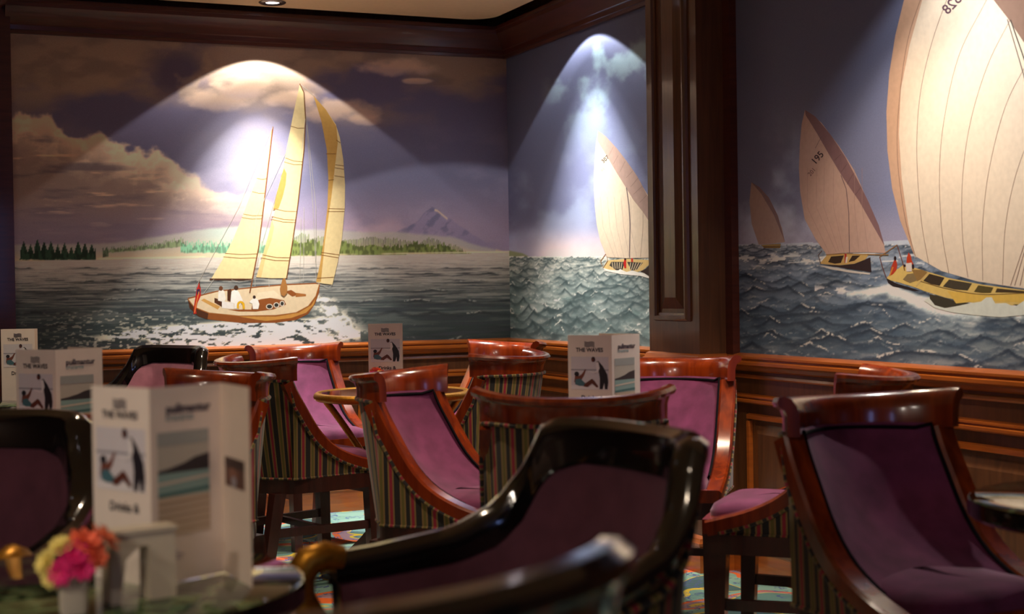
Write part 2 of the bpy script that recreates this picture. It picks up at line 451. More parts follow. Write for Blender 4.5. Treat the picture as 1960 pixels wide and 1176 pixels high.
# ------------------------------------------------------------------ recessed downlights
def downlight(a, b, label, beams, wall=(0, 0), ring=(), group='recessed ceiling downlights'):
    x, y, _ = room(a, b, 0)
    root = empty('recessed_downlight', (x, y, ceil_z))
    tag(root, label, 'ceiling light', group)
    mb = MB(); mb.lathe([(0.03, 0.0), (0.034, -0.006), (0.052, -0.006), (0.058, -0.002), (0.058, 0.0)], 28)
    mb.build('trim_ring', M_STEEL, root)
    mb = MB(); mb.lathe([(0.0005, -0.0015), (0.029, -0.0015), (0.030, 0.0), (0.0005, 0.0)], 24)
    mb.build('lens', emit('lamp_lens', (255, 240, 250), 9.0), root)
    for power, tan_a, blend, col, rad_, profile in beams:
        ld = bpy.data.lights.new('downlight_beam', 'SPOT')
        ld.energy = power; ld.spot_size = 2 * math.atan(tan_a); ld.spot_blend = blend; ld.color = col; ld.shadow_soft_size = rad_
        lo = bpy.data.objects.new('downlight_beam', ld); COL.objects.link(lo); lo.parent = root
        lo.location = (0, 0, -0.012)
        if profile:                                   # photometric profile of the reflector: bright core, dim middle, bright rim
            ld.use_nodes = True
            nt = ld.node_tree; N, L = nt.nodes.new, nt.links.new
            em = next(n_ for n_ in nt.nodes if n_.type == 'EMISSION')
            tc = N('ShaderNodeTexCoord'); sp = N('ShaderNodeSeparateXYZ'); L(tc.outputs['Normal'], sp.inputs[0])
            def mth(op, src, val=None):
                n_ = N('ShaderNodeMath'); n_.operation = op; L(src, n_.inputs[0])
                if val is not None: n_.inputs[1].default_value = val
                return n_.outputs[0]
            t = mth('DIVIDE', mth('TANGENT', mth('ARCCOSINE', mth('ABSOLUTE', sp.outputs[2]))), tan_a)
            rp = N('ShaderNodeValToRGB'); cr = rp.color_ramp
            while len(cr.elements) < len(profile): cr.elements.new(0.5)
            for el, (pos, v) in zip(cr.elements, profile): el.position = pos; el.color = (v, v, v, 1)
            L(t, rp.inputs['Fac'])
            # the rim of the beam is thrown towards the wall side only
            wx, wy = wall
            dx = mth('MULTIPLY', sp.outputs[0], wx); dy = mth('MULTIPLY', sp.outputs[1], wy)
            ad = N('ShaderNodeMath'); ad.operation = 'ADD'; L(dx, ad.inputs[0]); L(dy, ad.inputs[1])
            sn = mth('SINE', mth('ARCCOSINE', mth('ABSOLUTE', sp.outputs[2])))
            az = N('ShaderNodeMath'); az.operation = 'DIVIDE'; L(mth('ABSOLUTE', ad.outputs[0]), az.inputs[0]); L(sn, az.inputs[1])
            rr = N('ShaderNodeValToRGB'); c2 = rr.color_ramp
            while len(c2.elements) < len(ring): c2.elements.new(0.5)
            for el, (pos, v) in zip(c2.elements, ring): el.position = pos; el.color = (v, v, v, 1)
            L(t, rr.inputs['Fac'])
            mu = N('ShaderNodeMath'); mu.operation = 'MULTIPLY'; L(mth('POWER', az.outputs[0], 2.5), mu.inputs[0]); L(rr.outputs['Color'], mu.inputs[1])
            sm = N('ShaderNodeMath'); sm.operation = 'ADD'; L(rp.outputs['Color'], sm.inputs[0]); L(mu.outputs[0], sm.inputs[1])
            L(sm.outputs[0], em.inputs['Strength'])
    return root
WARM, NEUT, NEUT2 = (1.0, 0.78, 0.55), (1.0, 0.94, 0.80), (1.0, 0.97, 0.92)
def prof(core, edge, dim):                            # positions are shares of the outer cone
    return [(0.0, 1.0), (core, 0.85), ((core + edge) / 2, 0.42), (edge, dim * 2.0), (edge + 0.10, dim), (0.9, dim), (1.0, dim * 0.8)]
def rim(v): return [(0.0, 0.0), (0.66, 0.0), (0.88, v * 0.55), (0.97, v), (1.0, v * 0.9)]
downlight(1.19, 0.26, 'recessed ceiling downlight above the left mural', [(240, 1.30, 0.06, NEUT2, 0.008, prof(0.22, 0.46, 0.036))], tuple(DB), rim(0.20))
downlight(0.26, 0.92, 'recessed ceiling downlight above the corner mural', [(235, 1.50, 0.06, NEUT2, 0.008, prof(0.20, 0.44, 0.04))], tuple(DA), rim(0.16))
downlight(0.30, 3.28, 'recessed ceiling downlight above the large white sail', [(72, 1.42, 0.25, NEUT2, 0.02, prof(0.34, 0.60, 0.18))], tuple(DA), rim(0.16))
for a, b, p, lab in ((1.15, 1.25, 72, 'over the gilt-rimmed table'), (2.3, 1.5, 40, 'over the pink-backed armchair'), (0.95, 2.75, 60, 'over the striped centre chair'),
                (2.2, 3.2, 45, 'over the left-hand menu card'), (0.42, 3.0, 44, 'over the right-hand seat'), (3.6, 2.6, 30, 'over the far left tables'), (2.85, 5.15, 26, 'over the nearest green table')):
    downlight(a, b, 'assumed recessed ceiling downlight ' + lab, [(p, 0.9, 0.6, WARM, 0.03, None)])  # assumed lamps out of view, placed to light the chairs and cards
# unseen opal lamps added as soft fill to lift the dim room
def add_fill_lamp(a, b, label, power):
    x, y, _ = room(a, b, 0)
    root = empty('opal_fill_lamp', (x, y, ceil_z)); tag(root, label, 'ceiling light', 'added fill lamps')
    MB().lathe([(0.0005, 0.0), (0.15, 0.0), (0.15, -0.015), (0.13, -0.02), (0.0005, -0.02)], 32).build('brass_base', M_GOLD, root)
    MB().lathe([(0.0005, -0.021), (0.128, -0.021), (0.125, -0.05), (0.10, -0.08), (0.06, -0.095), (0.0005, -0.10)], 32).build('opal_bowl', emit('fill_glow', (255, 214, 160), 6.0), root, angle=1.2)
    ld = bpy.data.lights.new('fill_light', 'AREA'); ld.shape = 'DISK'; ld.size = 0.3; ld.energy = power; ld.color = (1.0, 0.88, 0.76)
    lo = bpy.data.objects.new('fill_light', ld); COL.objects.link(lo); lo.parent = root; lo.location = (0, 0, -0.12)
for a, b, lab in ((5.0, 7.8, 'added opal fill lamp, unseen behind the camera'), (4.8, 6.2, 'added opal fill lamp, unseen left of the camera')):
    add_fill_lamp(a, b, lab, 30)

# ================================================================== the painted murals
def vnoise(x, y, seed):
    xi = np.floor(x).astype(np.int64); yi = np.floor(y).astype(np.int64)
    fx, fy = x - xi, y - yi
    fx = fx * fx * (3 - 2 * fx); fy = fy * fy * (3 - 2 * fy)
    def h(a, b):
        n = (a * 374761393 + b * 668265263 + seed * 1442695041) & 0x7fffffff
        n = ((n ^ (n >> 13)) * 1274126177) & 0x7fffffff
        n = n ^ (n >> 16)
        return (n & 0xffff) / 65535.0
    return (h(xi, yi) * (1 - fx) + h(xi + 1, yi) * fx) * (1 - fy) + (h(xi, yi + 1) * (1 - fx) + h(xi + 1, yi + 1) * fx) * fy
def fbm(x, y, seed, octv=5, gain=0.5):
    s = 0; a = 1.0; t = 0
    for k in range(octv):
        s = s + a * vnoise(x * 2 ** k + 17.3 * k, y * 2 ** k - 9.1 * k, seed + k); t += a; a *= gain
    return s / t
def billow(x, y, seed, octv=4):
    s = 0; a = 1.0; t = 0
    for k in range(octv):
        s = s + a * (1 - np.abs(2 * vnoise(x * 2 ** k, y * 2 ** k, seed + k) - 1)); t += a; a *= 0.5
    return s / t
def smst(a, b, x):
    t = np.clip((x - a) / (b - a), 0, 1); return t * t * (3 - 2 * t)
def mixc(c, d, t):
    return c * (1 - t[:, None]) + np.array(d, float)[None, :] * t[:, None] if np.ndim(d) == 1 else c * (1 - t[:, None]) + d * t[:, None]
def col(n, c): return np.tile(np.array(c, float), (n, 1))
def chop(c, x, y, rows, dark, light, seed, lam0, amp0, y0, y1, sharp=0.75, strength=1.0):
    """rows of peaked painted waves, far ones first"""
    y = y + (fbm(x / 7, y / 6, seed + 31, 3) - 0.5) * 5 * smst(y0, y1, y)
    fine = vnoise(x / 3.5, y / 2.5, seed + 33)
    for k in range(rows):
        f = (k + 0.6) / rows
        yk = y0 + (y1 - y0) * f ** 1.45
        lam = lam0 * (0.25 + f); amp = amp0 * (0.18 + f)
        ph = vnoise(np.full(len(x), k * 3.7), x / (lam * 2.2), seed + 40) * 5 + k * 1.9
        gate = smst(0.34, 0.62, vnoise(x / (lam * 1.1) + k * 7.7, y * 0 + k * 1.3, seed + 90))
        xw = x + lam * 0.5 * (fbm(x / (lam * 0.8), y / (lam * 0.5) + k * 3.1, seed + 7, 3) - 0.5)
        peak = 1 - np.abs(np.sin(math.pi * xw / lam + ph)) ** sharp
        wob = (fbm(x / lam * 1.7, y * 0 + k, seed + 5, 3) - 0.5) * amp * 1.2
        d = y - (yk - amp * peak - wob)
        th = 0.7 + 1.7 * f
        a_dark = np.exp(-((d - th * 1.8) / (th * 1.7)) ** 2) * (0.35 + 0.65 * peak) * gate * strength
        a_body = ((d > 0) * np.exp(-np.maximum(d, 0) / (amp * 1.1 + 1))) * 0.5 * gate * strength
        a_lite = np.exp(-((d + th * 0.2) / (th * 0.8)) ** 2) * (peak > 0.25) * smst(0.52, 0.80, vnoise(x / (lam * 0.30), y * 0 + k * 2.2, seed + 61)) * smst(0.25, 0.6, fine) * strength
        c = mixc(c, dark, np.clip(a_body, 0, 1)); c = mixc(c, dark, np.clip(a_dark, 0, 0.85)); c = mixc(c, light, np.clip(a_lite, 0, 0.62))
    return c

def paint_left(x, y):
    n = len(x)
    hz = 500 - (x - 40) * (16.0 / 940)                   # waterline of the left mural
    # --- sky
    c = col(n, (88, 82, 104))
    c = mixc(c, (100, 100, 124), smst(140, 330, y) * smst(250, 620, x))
    c = mixc(c, (128, 116, 138), smst(330, 455, y))
    c = mixc(c, (196, 160, 164), smst(395, 462, y) * smst(0.42, 0.68, fbm(x / 90, y / 60, 11)) * smst(950, 720, x))
    c = mixc(c, (146, 136, 156), 0.5 * smst(0.45, 0.7, fbm(x / 130, y / 70, 12)) * smst(200, 360, y))
    # broad brown veil along the top
    veil = smst(0.36, 0.62, fbm(x / 170, y / 75, 21, 5) + 0.30 * smst(250, 60, y) - 0.16 * smst(420, 900, x) - 0.05)
    c = mixc(c, (146, 122, 98), veil * smst(290, 150, y) * 0.85)
    c = mixc(c, (108, 92, 84), smst(0.5, 0.75, fbm(x / 60, y / 26, 23)) * veil * smst(260, 120, y) * 0.6)
    hole = np.exp(-(((x - 340) / 55) ** 2 + ((y - 140) / 48) ** 2)) * smst(0.35, 0.6, fbm(x / 40, y / 40, 22))
    c = mixc(c, (82, 72, 88), np.clip(hole * 1.3, 0, 1))
    # small lit clouds in the middle of the sky
    for cx, cy, rx, ry, sd in ((640, 212, 95, 26, 31), (560, 190, 60, 18, 32), (420, 190, 80, 26, 33), (700, 228, 40, 14, 34), (760, 128, 90, 20, 35), (470, 165, 70, 30, 36), (800, 155, 30, 6, 37)):
        d = ((x - cx) / rx) ** 2 + ((y - cy) / ry) ** 2
        mk = smst(1.15, 0.25, d + 1.3 * (fbm(x / 34, y / 20, sd) - 0.42))
        c = mixc(c, (196, 166, 140), mk * 0.75)
        c = mixc(c, (132, 116, 128), mk * smst(cy - 2, cy + ry, y) * 0.5)
    # cumulus bank rising on the left
    edge = np.interp(x, [30, 90, 140, 200, 235, 300, 335, 390, 430, 480, 540, 600], [222, 222, 262, 262, 285, 288, 318, 350, 362, 372, 396, 430])
    bil = billow(x / 70, y / 60, 41)
    d = y - edge + 46 * (bil - 0.62) + 12 * (fbm(x / 18, y / 16, 45) - 0.5)
    bank = smst(-3, 9, d) * smst(620, 500, x)
    body = mixc(col(n, (198, 168, 138)), (126, 106, 98), smst(8, 85, d) * 0.9)
    bl2 = billow(x / 46, y / 30, 47)
    body = mixc(body, (212, 184, 152), smst(0.62, 0.86, bl2) * smst(120, 10, d) * 0.7)
    body = mixc(body, (96, 84, 88), smst(0.52, 0.72, fbm(x / 120, y / 14, 43)) * smst(18, 70, d) * 0.75)
    body = mixc(body, (214, 176, 140), smst(0.64, 0.78, fbm(x / 100, y / 11, 44)) * smst(25, 80, d) * 0.8)
    body = mixc(body, (112, 98, 112), smst(375, 455, y) * 0.85)
    c = c * (1 - bank[:, None]) + body * bank[:, None]
    c = mixc(c, (150, 134, 148), smst(330, 452, y) * 0.35)
    c = mixc(c, (172, 168, 176), 0.55 * np.exp(-(((x - 455) / 95) ** 2 + ((y - 300) / 90) ** 2)) * (0.75 + 0.25 * fbm(x / 60, y / 60, 49)))  # pale cloud with the downlight's hot core painted into its colour
    # --- mountain
    mt = np.interp(x, [700, 770, 795, 815, 828, 838, 852, 870, 900, 930], [470, 438, 428, 405, 397, 400, 412, 425, 446, 464])
    inside = smst(-1.5, 1.5, y - mt - 3 * (fbm(x / 8, y / 8, 51) - 0.5)) * smst(700, 780, x) * smst(985, 900, x)
    c = mixc(c, (120, 112, 140), inside * 0.5)
    rg = smst(0.50, 0.66, fbm((x + y * 0.8) / 16, (y - x * 0.5) / 26, 52))
    c = mixc(c, (70, 76, 100), inside * rg * 0.42 * smst(470, 430, y))
    c = mixc(c, (206, 180, 150), np.exp(-((y - (mt + 4)) / 2.2) ** 2) * (x > 832) * (x < 856) * 0.8)
    # --- far hills
    hill = np.interp(x, [30, 200, 330, 400, 470, 560, 640, 760, 860, 920, 975], [468, 466, 448, 436, 432, 438, 440, 444, 452, 470, 484]) + 4 * (fbm(x / 25, y * 0, 53) - 0.5)
    hm = smst(-2, 5, y - hill) * (y < hz + 2)
    c = mixc(c, (164, 160, 146), hm * 0.75)
    c = mixc(c, (150, 184, 168), hm * smst(470, 380, np.abs(x - 480) * 1.0 + 330) * 0.4)
    c = mixc(c, (196, 172, 130), hm * smst(hill + 8, hz, y) * 0.6)
    # --- tree lines: spiky conifers
    def trees(c, x0, x1, top, bot, colr, sp, seed, hvar, a=0.95):
        tt = np.interp(x, *top) if isinstance(top, tuple) else np.full(n, float(top))
        bb = np.interp(x, *bot) if isinstance(bot, tuple) else np.full(n, float(bot))
        k = np.floor(x / sp); fr = np.abs(x / sp - k - 0.5) * 2
        hh = vnoise(k * 5.3, k * 0 + 1.0, seed)
        tip = tt + hvar * hh + (bb - tt) * 0.45 * fr
        mk = smst(-1, 1.2, y - tip) * smst(1.5, -1.5, y - bb - 4 * (fbm(x / 6, y * 0, seed + 2) - 0.5)) * (x >= x0) * (x <= x1)
        cc = mixc(col(n, colr), np.array(colr, float) * 0.66, smst(0.35, 0.7, vnoise(x / 2.6, y / 7, seed + 1)))
        return c * (1 - (mk * a)[:, None]) + cc * (mk * a)[:, None]
    c = trees(c, 205, 352, ([205, 352], [472, 452]), ([205, 352], [484, 472]), (112, 132, 88), 4.0, 61, 6, 0.8)
    c = trees(c, 345, 560, 456, ([345, 560], [484, 486]), (104, 168, 130), 4.2, 62, 8, 0.8)
    c = trees(c, 540, 905, ([540, 700, 850, 905], [440, 450, 454, 484]), ([540, 905], [490, 490]), (104, 118, 58), 3.2, 63, 7, 0.92)
    c = trees(c, 38, 184, 456, 498, (44, 66, 48), 13, 64, 16, 1.0)
    c = trees(c, 196, 208, 470, 492, (74, 92, 66), 8, 65, 3, 0.8)
    shore = np.exp(-((y - hz + 2) / 1.6) ** 2) * smst(0.3, 0.5, fbm(x / 60, y * 0, 66))
    c = mixc(c, (226, 200, 160), shore * 0.85)
    # --- sea
    sea = (y > hz).astype(float)
    dd = y - hz
    s = mixc(col(n, (170, 160, 148)), (118, 118, 112), smst(6, 60, dd))
    s = mixc(s, (60, 70, 70), smst(40, 115, dd)); s = mixc(s, (40, 49, 48), smst(100, 185, dd))
    sc = 1 + dd / 40
    st = fbm(x / (26 * sc), y / (2.6 * sc), 71, 5)
    s = mixc(s, (56, 60, 64), smst(0.55, 0.68, st) * smst(4, 50, dd) * 0.7)
    s = mixc(s, (176, 172, 160), smst(0.50, 0.36, st) * smst(190, 10, dd) * 0.55)
    s = chop(s, x, y, 9, (42, 46, 48), (170, 170, 160), 75, 120, 6.5, 510, 690, sharp=1.3, strength=0.75)
    # wake and bow wave
    wy = np.interp(x, [30, 150, 280, 420, 560, 640, 700], [672, 648, 626, 616, 612, 606, 640])
    lo = np.interp(x, [30, 150, 280, 330, 560, 650, 700], [676, 656, 650, 690, 690, 654, 646])
    wk = smst(-4, 5, y - wy) * smst(6, -6, y - lo) * (x < 690)
    fl = fbm(x / 15, y / 5.0, 81, 4)
    foam = wk * smst(0.45, 0.51, fl + 0.10 * smst(250, 420, x) - 0.09 * smst(520, 450, x) * 0)
    s = mixc(s, (236, 224, 196), foam * smst(90, 260, x))
    bow = np.exp(-((x - (628 + (y - 590) * 0.62)) / (16 + (y - 560) * 0.36)) ** 2) * smst(556, 575, y) * smst(664, 632, y)
    s = mixc(s, (232, 222, 200), np.clip(bow * (0.22 + 0.95 * smst(0.40, 0.62, fbm(x / 10, y / 7, 83))), 0, 0.92))
    arcd = np.abs(np.hypot((x - 655) / 1.15, (y - 622)) - 15)
    s = mixc(s, (224, 216, 198), np.exp(-(arcd / 2.5) ** 2) * (x > 640) * 0.8)
    spk = smst(0.71, 0.76, vnoise(x / 7, y / 2.6, 85)) * smst(590, 610, y) * smst(640, 120, np.abs(x - 240) + 300)
    s = mixc(s, (222, 214, 190), spk * 0.8)
    return c * (1 - sea[:, None]) + s * sea[:, None]

def paint_right_sky(x, y, hz, far):
    n = len(x)
    c = col(n, (80, 86, 112))
    c = mixc(c, (104, 108, 136), smst(60, 420, y) * 0.8)
    cl = fbm(x / 75, y / 85, 121, 5)
    c = mixc(c, (154, 168, 190), smst(0.48, 0.72, cl) * smst(180, 420, y) * (0.75 if far else 0.45))
    c = mixc(c, (176, 164, 178), smst(hz - 90, hz, y) * (0.35 if far else 0.55))
    return c
def paint_corner(x, y):
    n = len(x)
    hz = 491.0
    c = paint_right_sky(x, y, hz, False)
    c = mixc(c, (146, 178, 182), smst(0.44, 0.66, fbm(x / 50, y / 60, 131)) * smst(330, 100, y) * smst(1020, 1080, x) * 0.6)
    c = mixc(c, (216, 186, 170), smst(hz - 60, hz, y) * smst(1000, 1060, x) * 0.6)
    hl = np.interp(x, [960, 1000, 1014], [476, 484, 491]); c = mixc(c, (120, 124, 92), smst(-1, 3, y - hl) * (x < 1014))
    dd = y - hz
    s = mixc(col(n, (186, 184, 172)), (150, 162, 158), smst(5, 70, dd)); s = mixc(s, (124, 142, 140), smst(80, 170, dd))
    s = mixc(s, (104, 126, 122), smst(0.5, 0.72, fbm(x / 22, y / 16, 133)) * smst(20, 100, dd) * 0.7)
    s = mixc(s, (196, 196, 186), smst(0.52, 0.7, fbm(x / 26, y / 9, 134)) * 0.45)
    s = chop(s, x, y, 36, (76, 92, 92), (214, 212, 200), 171, 22, 6, hz + 2, 668, sharp=0.9, strength=0.6)
    s = chop(s, x, y, 22, (52, 66, 68), (232, 228, 214), 140, 50, 15, hz + 2, 668, sharp=0.9)
    sea = (dd > 0).astype(float)
    return c * (1 - sea[:, None]) + s * sea[:, None]
def paint_front(x, y):
    n = len(x)
    hz = 468.0 - (x - 1400) * 0.022
    c = paint_right_sky(x, y, 465, True)
    dd = y - hz
    s = mixc(col(n, (150, 158, 172)), (112, 126, 146), smst(0, 60, dd)); s = mixc(s, (84, 102, 118), smst(60, 200, dd))
    s = mixc(s, (150, 156, 152), smst(1650, 1950, x) * smst(90, 180, dd) * 0.7)
    s = mixc(s, (62, 80, 100), smst(0.5, 0.7, fbm(x / 40, y / 13, 153)) * smst(20, 110, dd) * 0.7)
    s = mixc(s, (172, 176, 176), smst(0.55, 0.74, fbm(x / 36, y / 8, 154)) * 0.4)
    s = chop(s, x, y, 40, (54, 68, 84), (190, 192, 190), 181, 42, 7, 470, 725, sharp=1.0, strength=0.6)
    s = chop(s, x, y, 24, (36, 46, 60), (218, 212, 202), 160, 105, 17, 470, 725, sharp=1.0, strength=0.95)
    ft = np.interp(x, [1620, 1700, 1760, 1830, 1900, 1960, 2200], [562, 545, 566, 580, 574, 576, 580])
    fb = np.interp(x, [1620, 1700, 1760, 1830, 1900, 1960, 2200], [566, 566, 590, 606, 606, 606, 612])
    fo = smst(-5, 5, y - ft) * smst(8, -8, y - fb - 18 * (fbm(x / 16, y / 12, 157) - 0.5)) * (x > 1620)
    s = mixc(s, (222, 232, 226), np.clip(fo * (0.6 + 0.6 * fbm(x / 12, y / 9, 158)), 0, 0.95))
    f2 = smst(0.55, 0.62, fbm(x / 26, y / 7, 159)) * np.exp(-((y - 556) / 10) ** 2) * (x > 1560) * (x < 1720)
    s = mixc(s, (210, 206, 208), f2 * 0.8)
    f3 = smst(0.60, 0.66, fbm(x / 22, y / 5, 161)) * np.exp(-((y - 496) / 16) ** 2) * 0.8
    s = mixc(s, (206, 208, 208), f3)
    sea = (dd > 0).astype(float)
    return c * (1 - sea[:, None]) + s * sea[:, None]

def canvas(name, w, u0, u1, du, dz, fn, mitre=0.0):
    nu = int((u1 - u0) / du) + 1; nz = int((Z_MT - Z_MB + 0.004) / dz) + 1
    us = np.linspace(u0 + mitre, u1, nu); zs = np.linspace(Z_MB - 0.002, Z_MT + 0.002, nz)
    U, Z = np.meshgrid(us, zs)
    U, Z = U.ravel(), Z.ravel()
    d, nr = (DA, DB) if w == 'L' else (DB, DA)
    P = np.stack([C0[0] + d[0] * U + nr[0] * 0.002, C0[1] + d[1] * U + nr[1] * 0.002, Z], 1)
    px, py = project(P)
    rgb = np.clip(fn(px, py), 0, 255) / 255
    rgb = np.clip(1.85 * np.where(rgb <= 0.04045, rgb / 12.92, ((rgb + 0.055) / 1.055) ** 2.4), 0, 0.85)
    me = bpy.data.meshes.new(name)
    nv, nf = nu * nz, (nu - 1) * (nz - 1)
    i = (np.arange(nz - 1)[:, None] * nu + np.arange(nu - 1)[None, :]).ravel()
    q = np.stack([i, i + 1, i + nu + 1, i + nu], 1) if w == 'R' else np.stack([i + nu, i + nu + 1, i + 1, i], 1)
    me.vertices.add(nv); me.vertices.foreach_set('co', P.astype(np.float32).ravel())
    me.loops.add(nf * 4); me.loops.foreach_set('vertex_index', q.astype(np.int32).ravel())
    me.polygons.add(nf); me.polygons.foreach_set('loop_start', (np.arange(nf) * 4).astype(np.int32))
    me.update(calc_edges=True)
    at = me.color_attributes.new('paint', 'FLOAT_COLOR', 'POINT')
    at.data.foreach_set('color', np.concatenate([rgb, np.ones((nv, 1))], 1).astype(np.float32).ravel())
    me.materials.append(M_PAINT)
    o = bpy.data.objects.new(name, me); COL.objects.link(o)
    return o
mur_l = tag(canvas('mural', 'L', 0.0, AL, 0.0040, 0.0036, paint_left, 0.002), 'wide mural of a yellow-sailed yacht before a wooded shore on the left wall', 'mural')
mur_c = tag(canvas('mural', 'R', 0.0, P0, 0.0075, 0.0034, paint_corner, 0.002), 'narrow mural panel of a sailboat on choppy sea between corner and pilaster', 'mural')
mur_f = tag(canvas('mural', 'R', P1, 4.4, 0.0048, 0.0034, paint_front), 'mural of three white-sailed boats and dark waves right of the pilaster', 'mural')

def paintm(rgb): return plain('paint_%d_%d_%d' % tuple(rgb), rgb, 0.6, spec=0.25, mottle=0.05, scale=60)
class Brush:
    """flat shapes of paint on a mural, traced in photo positions and laid on the wall itself"""
    def __init__(self, w, parent, sx=1, ox=0, oy=0):
        self.w, self.par, self.s, self.ox, self.oy, self.lay = w, parent, sx, ox, oy, 0
        self.mb = MB(); self.cols = []
    def mi(self, c):
        if c not in self.cols: self.cols.append(c)
        return self.cols.index(c)
    def pt(self, p): return unproject_wall(self.w, self.ox + p[0] / self.s, self.oy + p[1] / self.s, 0.0022 + self.lay * 0.00002)
    def poly(self, pts, c, step=True):
        if step: self.lay += 1
        self.mb.add([self.pt(p) for p in pts], [tuple(range(len(pts)))], self.mi(c))
    def line(self, pts, wd, c, smooth=False):
        self.lay += 1
        if smooth: pts = [tuple(p) for p in catmull(pts, max(8, len(pts) * 5))]
        L, R = [], []
        for i, p in enumerate(pts):
            a, b = pts[max(i - 1, 0)], pts[min(i + 1, len(pts) - 1)]
            dx, dy = b[0] - a[0], b[1] - a[1]; l = math.hypot(dx, dy) or 1
            h = wd / 2
            L.append((p[0] - dy / l * h, p[1] + dx / l * h)); R.append((p[0] + dy / l * h, p[1] - dx / l * h))
        n = len(pts)
        self.mb.add([self.pt(p) for p in L] + [self.pt(p) for p in R], [(i, i + 1, n + i + 1, n + i) for i in range(n - 1)], self.mi(c))
    def shape(self, pts, c): self.poly([tuple(p) for p in catmull(pts, len(pts) * 4)], c)
    def ellipse(self, cx, cy, rx, ry, c): self.poly([(cx + rx * math.cos(t), cy + ry * math.sin(t)) for t in [2 * math.pi * k / 14 for k in range(14)]], c)
    def text(self, body, cx, cy, size, rot, c, mirror=False, bold=0.0):
        self.lay += 1
        v, f = text_mesh(body, size, bold * size, mirror)
        cr, sr = math.cos(rot), math.sin(rot)
        self.mb.add([self.pt((cx + x * cr - y * sr, cy - (x * sr + y * cr))) for x, y in v], f, self.mi(c))
    def done(self, name, parent=None, label=None):
        o = self.mb.build(name, [paintm(c) for c in self.cols], parent or self.par, smooth=False)
        if label: o['label'] = label
        self.mb = MB(); self.cols = []
        return o
CREAM, CREAM2, OCHRE, SEAM = (240, 216, 158), (226, 196, 132), (190, 140, 62), (140, 92, 44)
BROWN, DKBROWN, DECK, ROPE = (150, 84, 36), (84, 46, 24), (236, 212, 172), (196, 190, 176)
# ---- yacht on the left mural (traced on an enlarged view: 2.1 x, offset 300,130)
b = Brush('L', mur_l, 2.1, 300, 130)
b.poly([(125, 928), (150, 962), (210, 986), (330, 998), (480, 996), (560, 985), (610, 958), (640, 918), (656, 866), (652, 905), (636, 950), (608, 990), (560, 1014), (480, 1025), (340, 1026), (210, 1012), (168, 1000), (132, 965)], BROWN)
b.poly([(125, 930), (150, 962), (208, 986), (204, 1012), (168, 1000), (132, 966)], DKBROWN)
b.poly([(330, 1000), (480, 1000), (570, 985), (620, 955), (640, 925), (630, 955), (600, 985), (540, 1006), (440, 1018), (400, 1012)], (206, 148, 70))
b.poly([(125, 928), (180, 912), (245, 898), (330, 890), (420, 880), (520, 873), (640, 866), (656, 866), (640, 918), (610, 958), (560, 985), (480, 996), (330, 998), (210, 986), (150, 962)], DECK)
b.line([(125, 928), (245, 898), (420, 880), (520, 872), (656, 866)], 5, BROWN)
b.line([(125, 930), (150, 962), (210, 986), (330, 998), (480, 996), (560, 985), (610, 958), (640, 918), (656, 866)], 4, (170, 104, 48))
b.poly([(178, 935), (190, 928), (255, 960), (245, 972)], (214, 160, 84))
b.poly([(232, 925), (262, 935), (262, 962), (232, 944)], DKBROWN)
b.poly([(385, 945), (420, 928), (455, 925), (512, 935), (520, 952), (468, 972), (400, 980), (330, 980), (285, 972), (380, 972)], BROWN)
b.poly([(395, 938), (405, 905), (470, 895), (512, 930), (455, 925), (420, 930)], (244, 224, 188))
b.poly([(515, 900), (540, 893), (570, 912), (545, 920)], BROWN); b.poly([(560, 905), (600, 910), (600, 918), (558, 922)], (176, 110, 54))
b.poly([(262, 938), (310, 945), (310, 970), (262, 966)], (246, 238, 226))
hull = b.done('painted_yacht', label='painted brown-hulled yacht with three yellow sails')
for k, (cx, cy, rx) in enumerate(((453, 960, 14), (481, 954, 12), (504, 948, 10))):
    b.ellipse(cx, cy, rx, 11, (232, 220, 200)); b.ellipse(cx, cy, rx - 3.5, 8, (52, 50, 44)); b.done('porthole', hull)
b.poly([(248, 898), (260, 890), (272, 898), (278, 930), (270, 942), (246, 936)], (246, 238, 222)); b.ellipse(258, 887, 8, 10, (112, 66, 38)); b.done('painted_sailor', hull)
b.poly([(284, 895), (296, 888), (304, 900), (300, 942), (284, 936)], DKBROWN)
b.poly([(300, 900), (316, 890), (330, 900), (346, 935), (338, 950), (326, 970), (312, 968), (312, 948), (296, 944)], (250, 244, 232)); b.ellipse(319, 885, 9, 10, (74, 46, 30)); b.done('painted_sailor', hull)
b.poly([(378, 935), (392, 924), (406, 932), (413, 950), (408, 970), (386, 970), (384, 948), (372, 944)], (250, 244, 232)); b.ellipse(392, 922, 6, 7, (60, 36, 26)); b.done('painted_sailor', hull)
b.line([(326, 968), (328, 948), (338, 942), (348, 950), (350, 970)], 9, (232, 176, 28), True)
b.done('painted_lifebuoy', hull, label='painted yellow lifebuoy')
b.poly([(171, 862), (177, 885), (178, 915), (164, 945), (158, 975), (160, 988), (148, 990), (150, 955), (156, 920), (160, 890)], (196, 42, 34))
b.poly([(160, 892), (172, 888), (176, 905), (162, 915)], (70, 40, 70)); b.line([(152, 985), (158, 950), (170, 900)], 3, (240, 150, 60)); b.line([(171, 853), (174, 885)], 3, DKBROWN)
b.done('painted_flag', hull, label='painted red ensign at the stern')
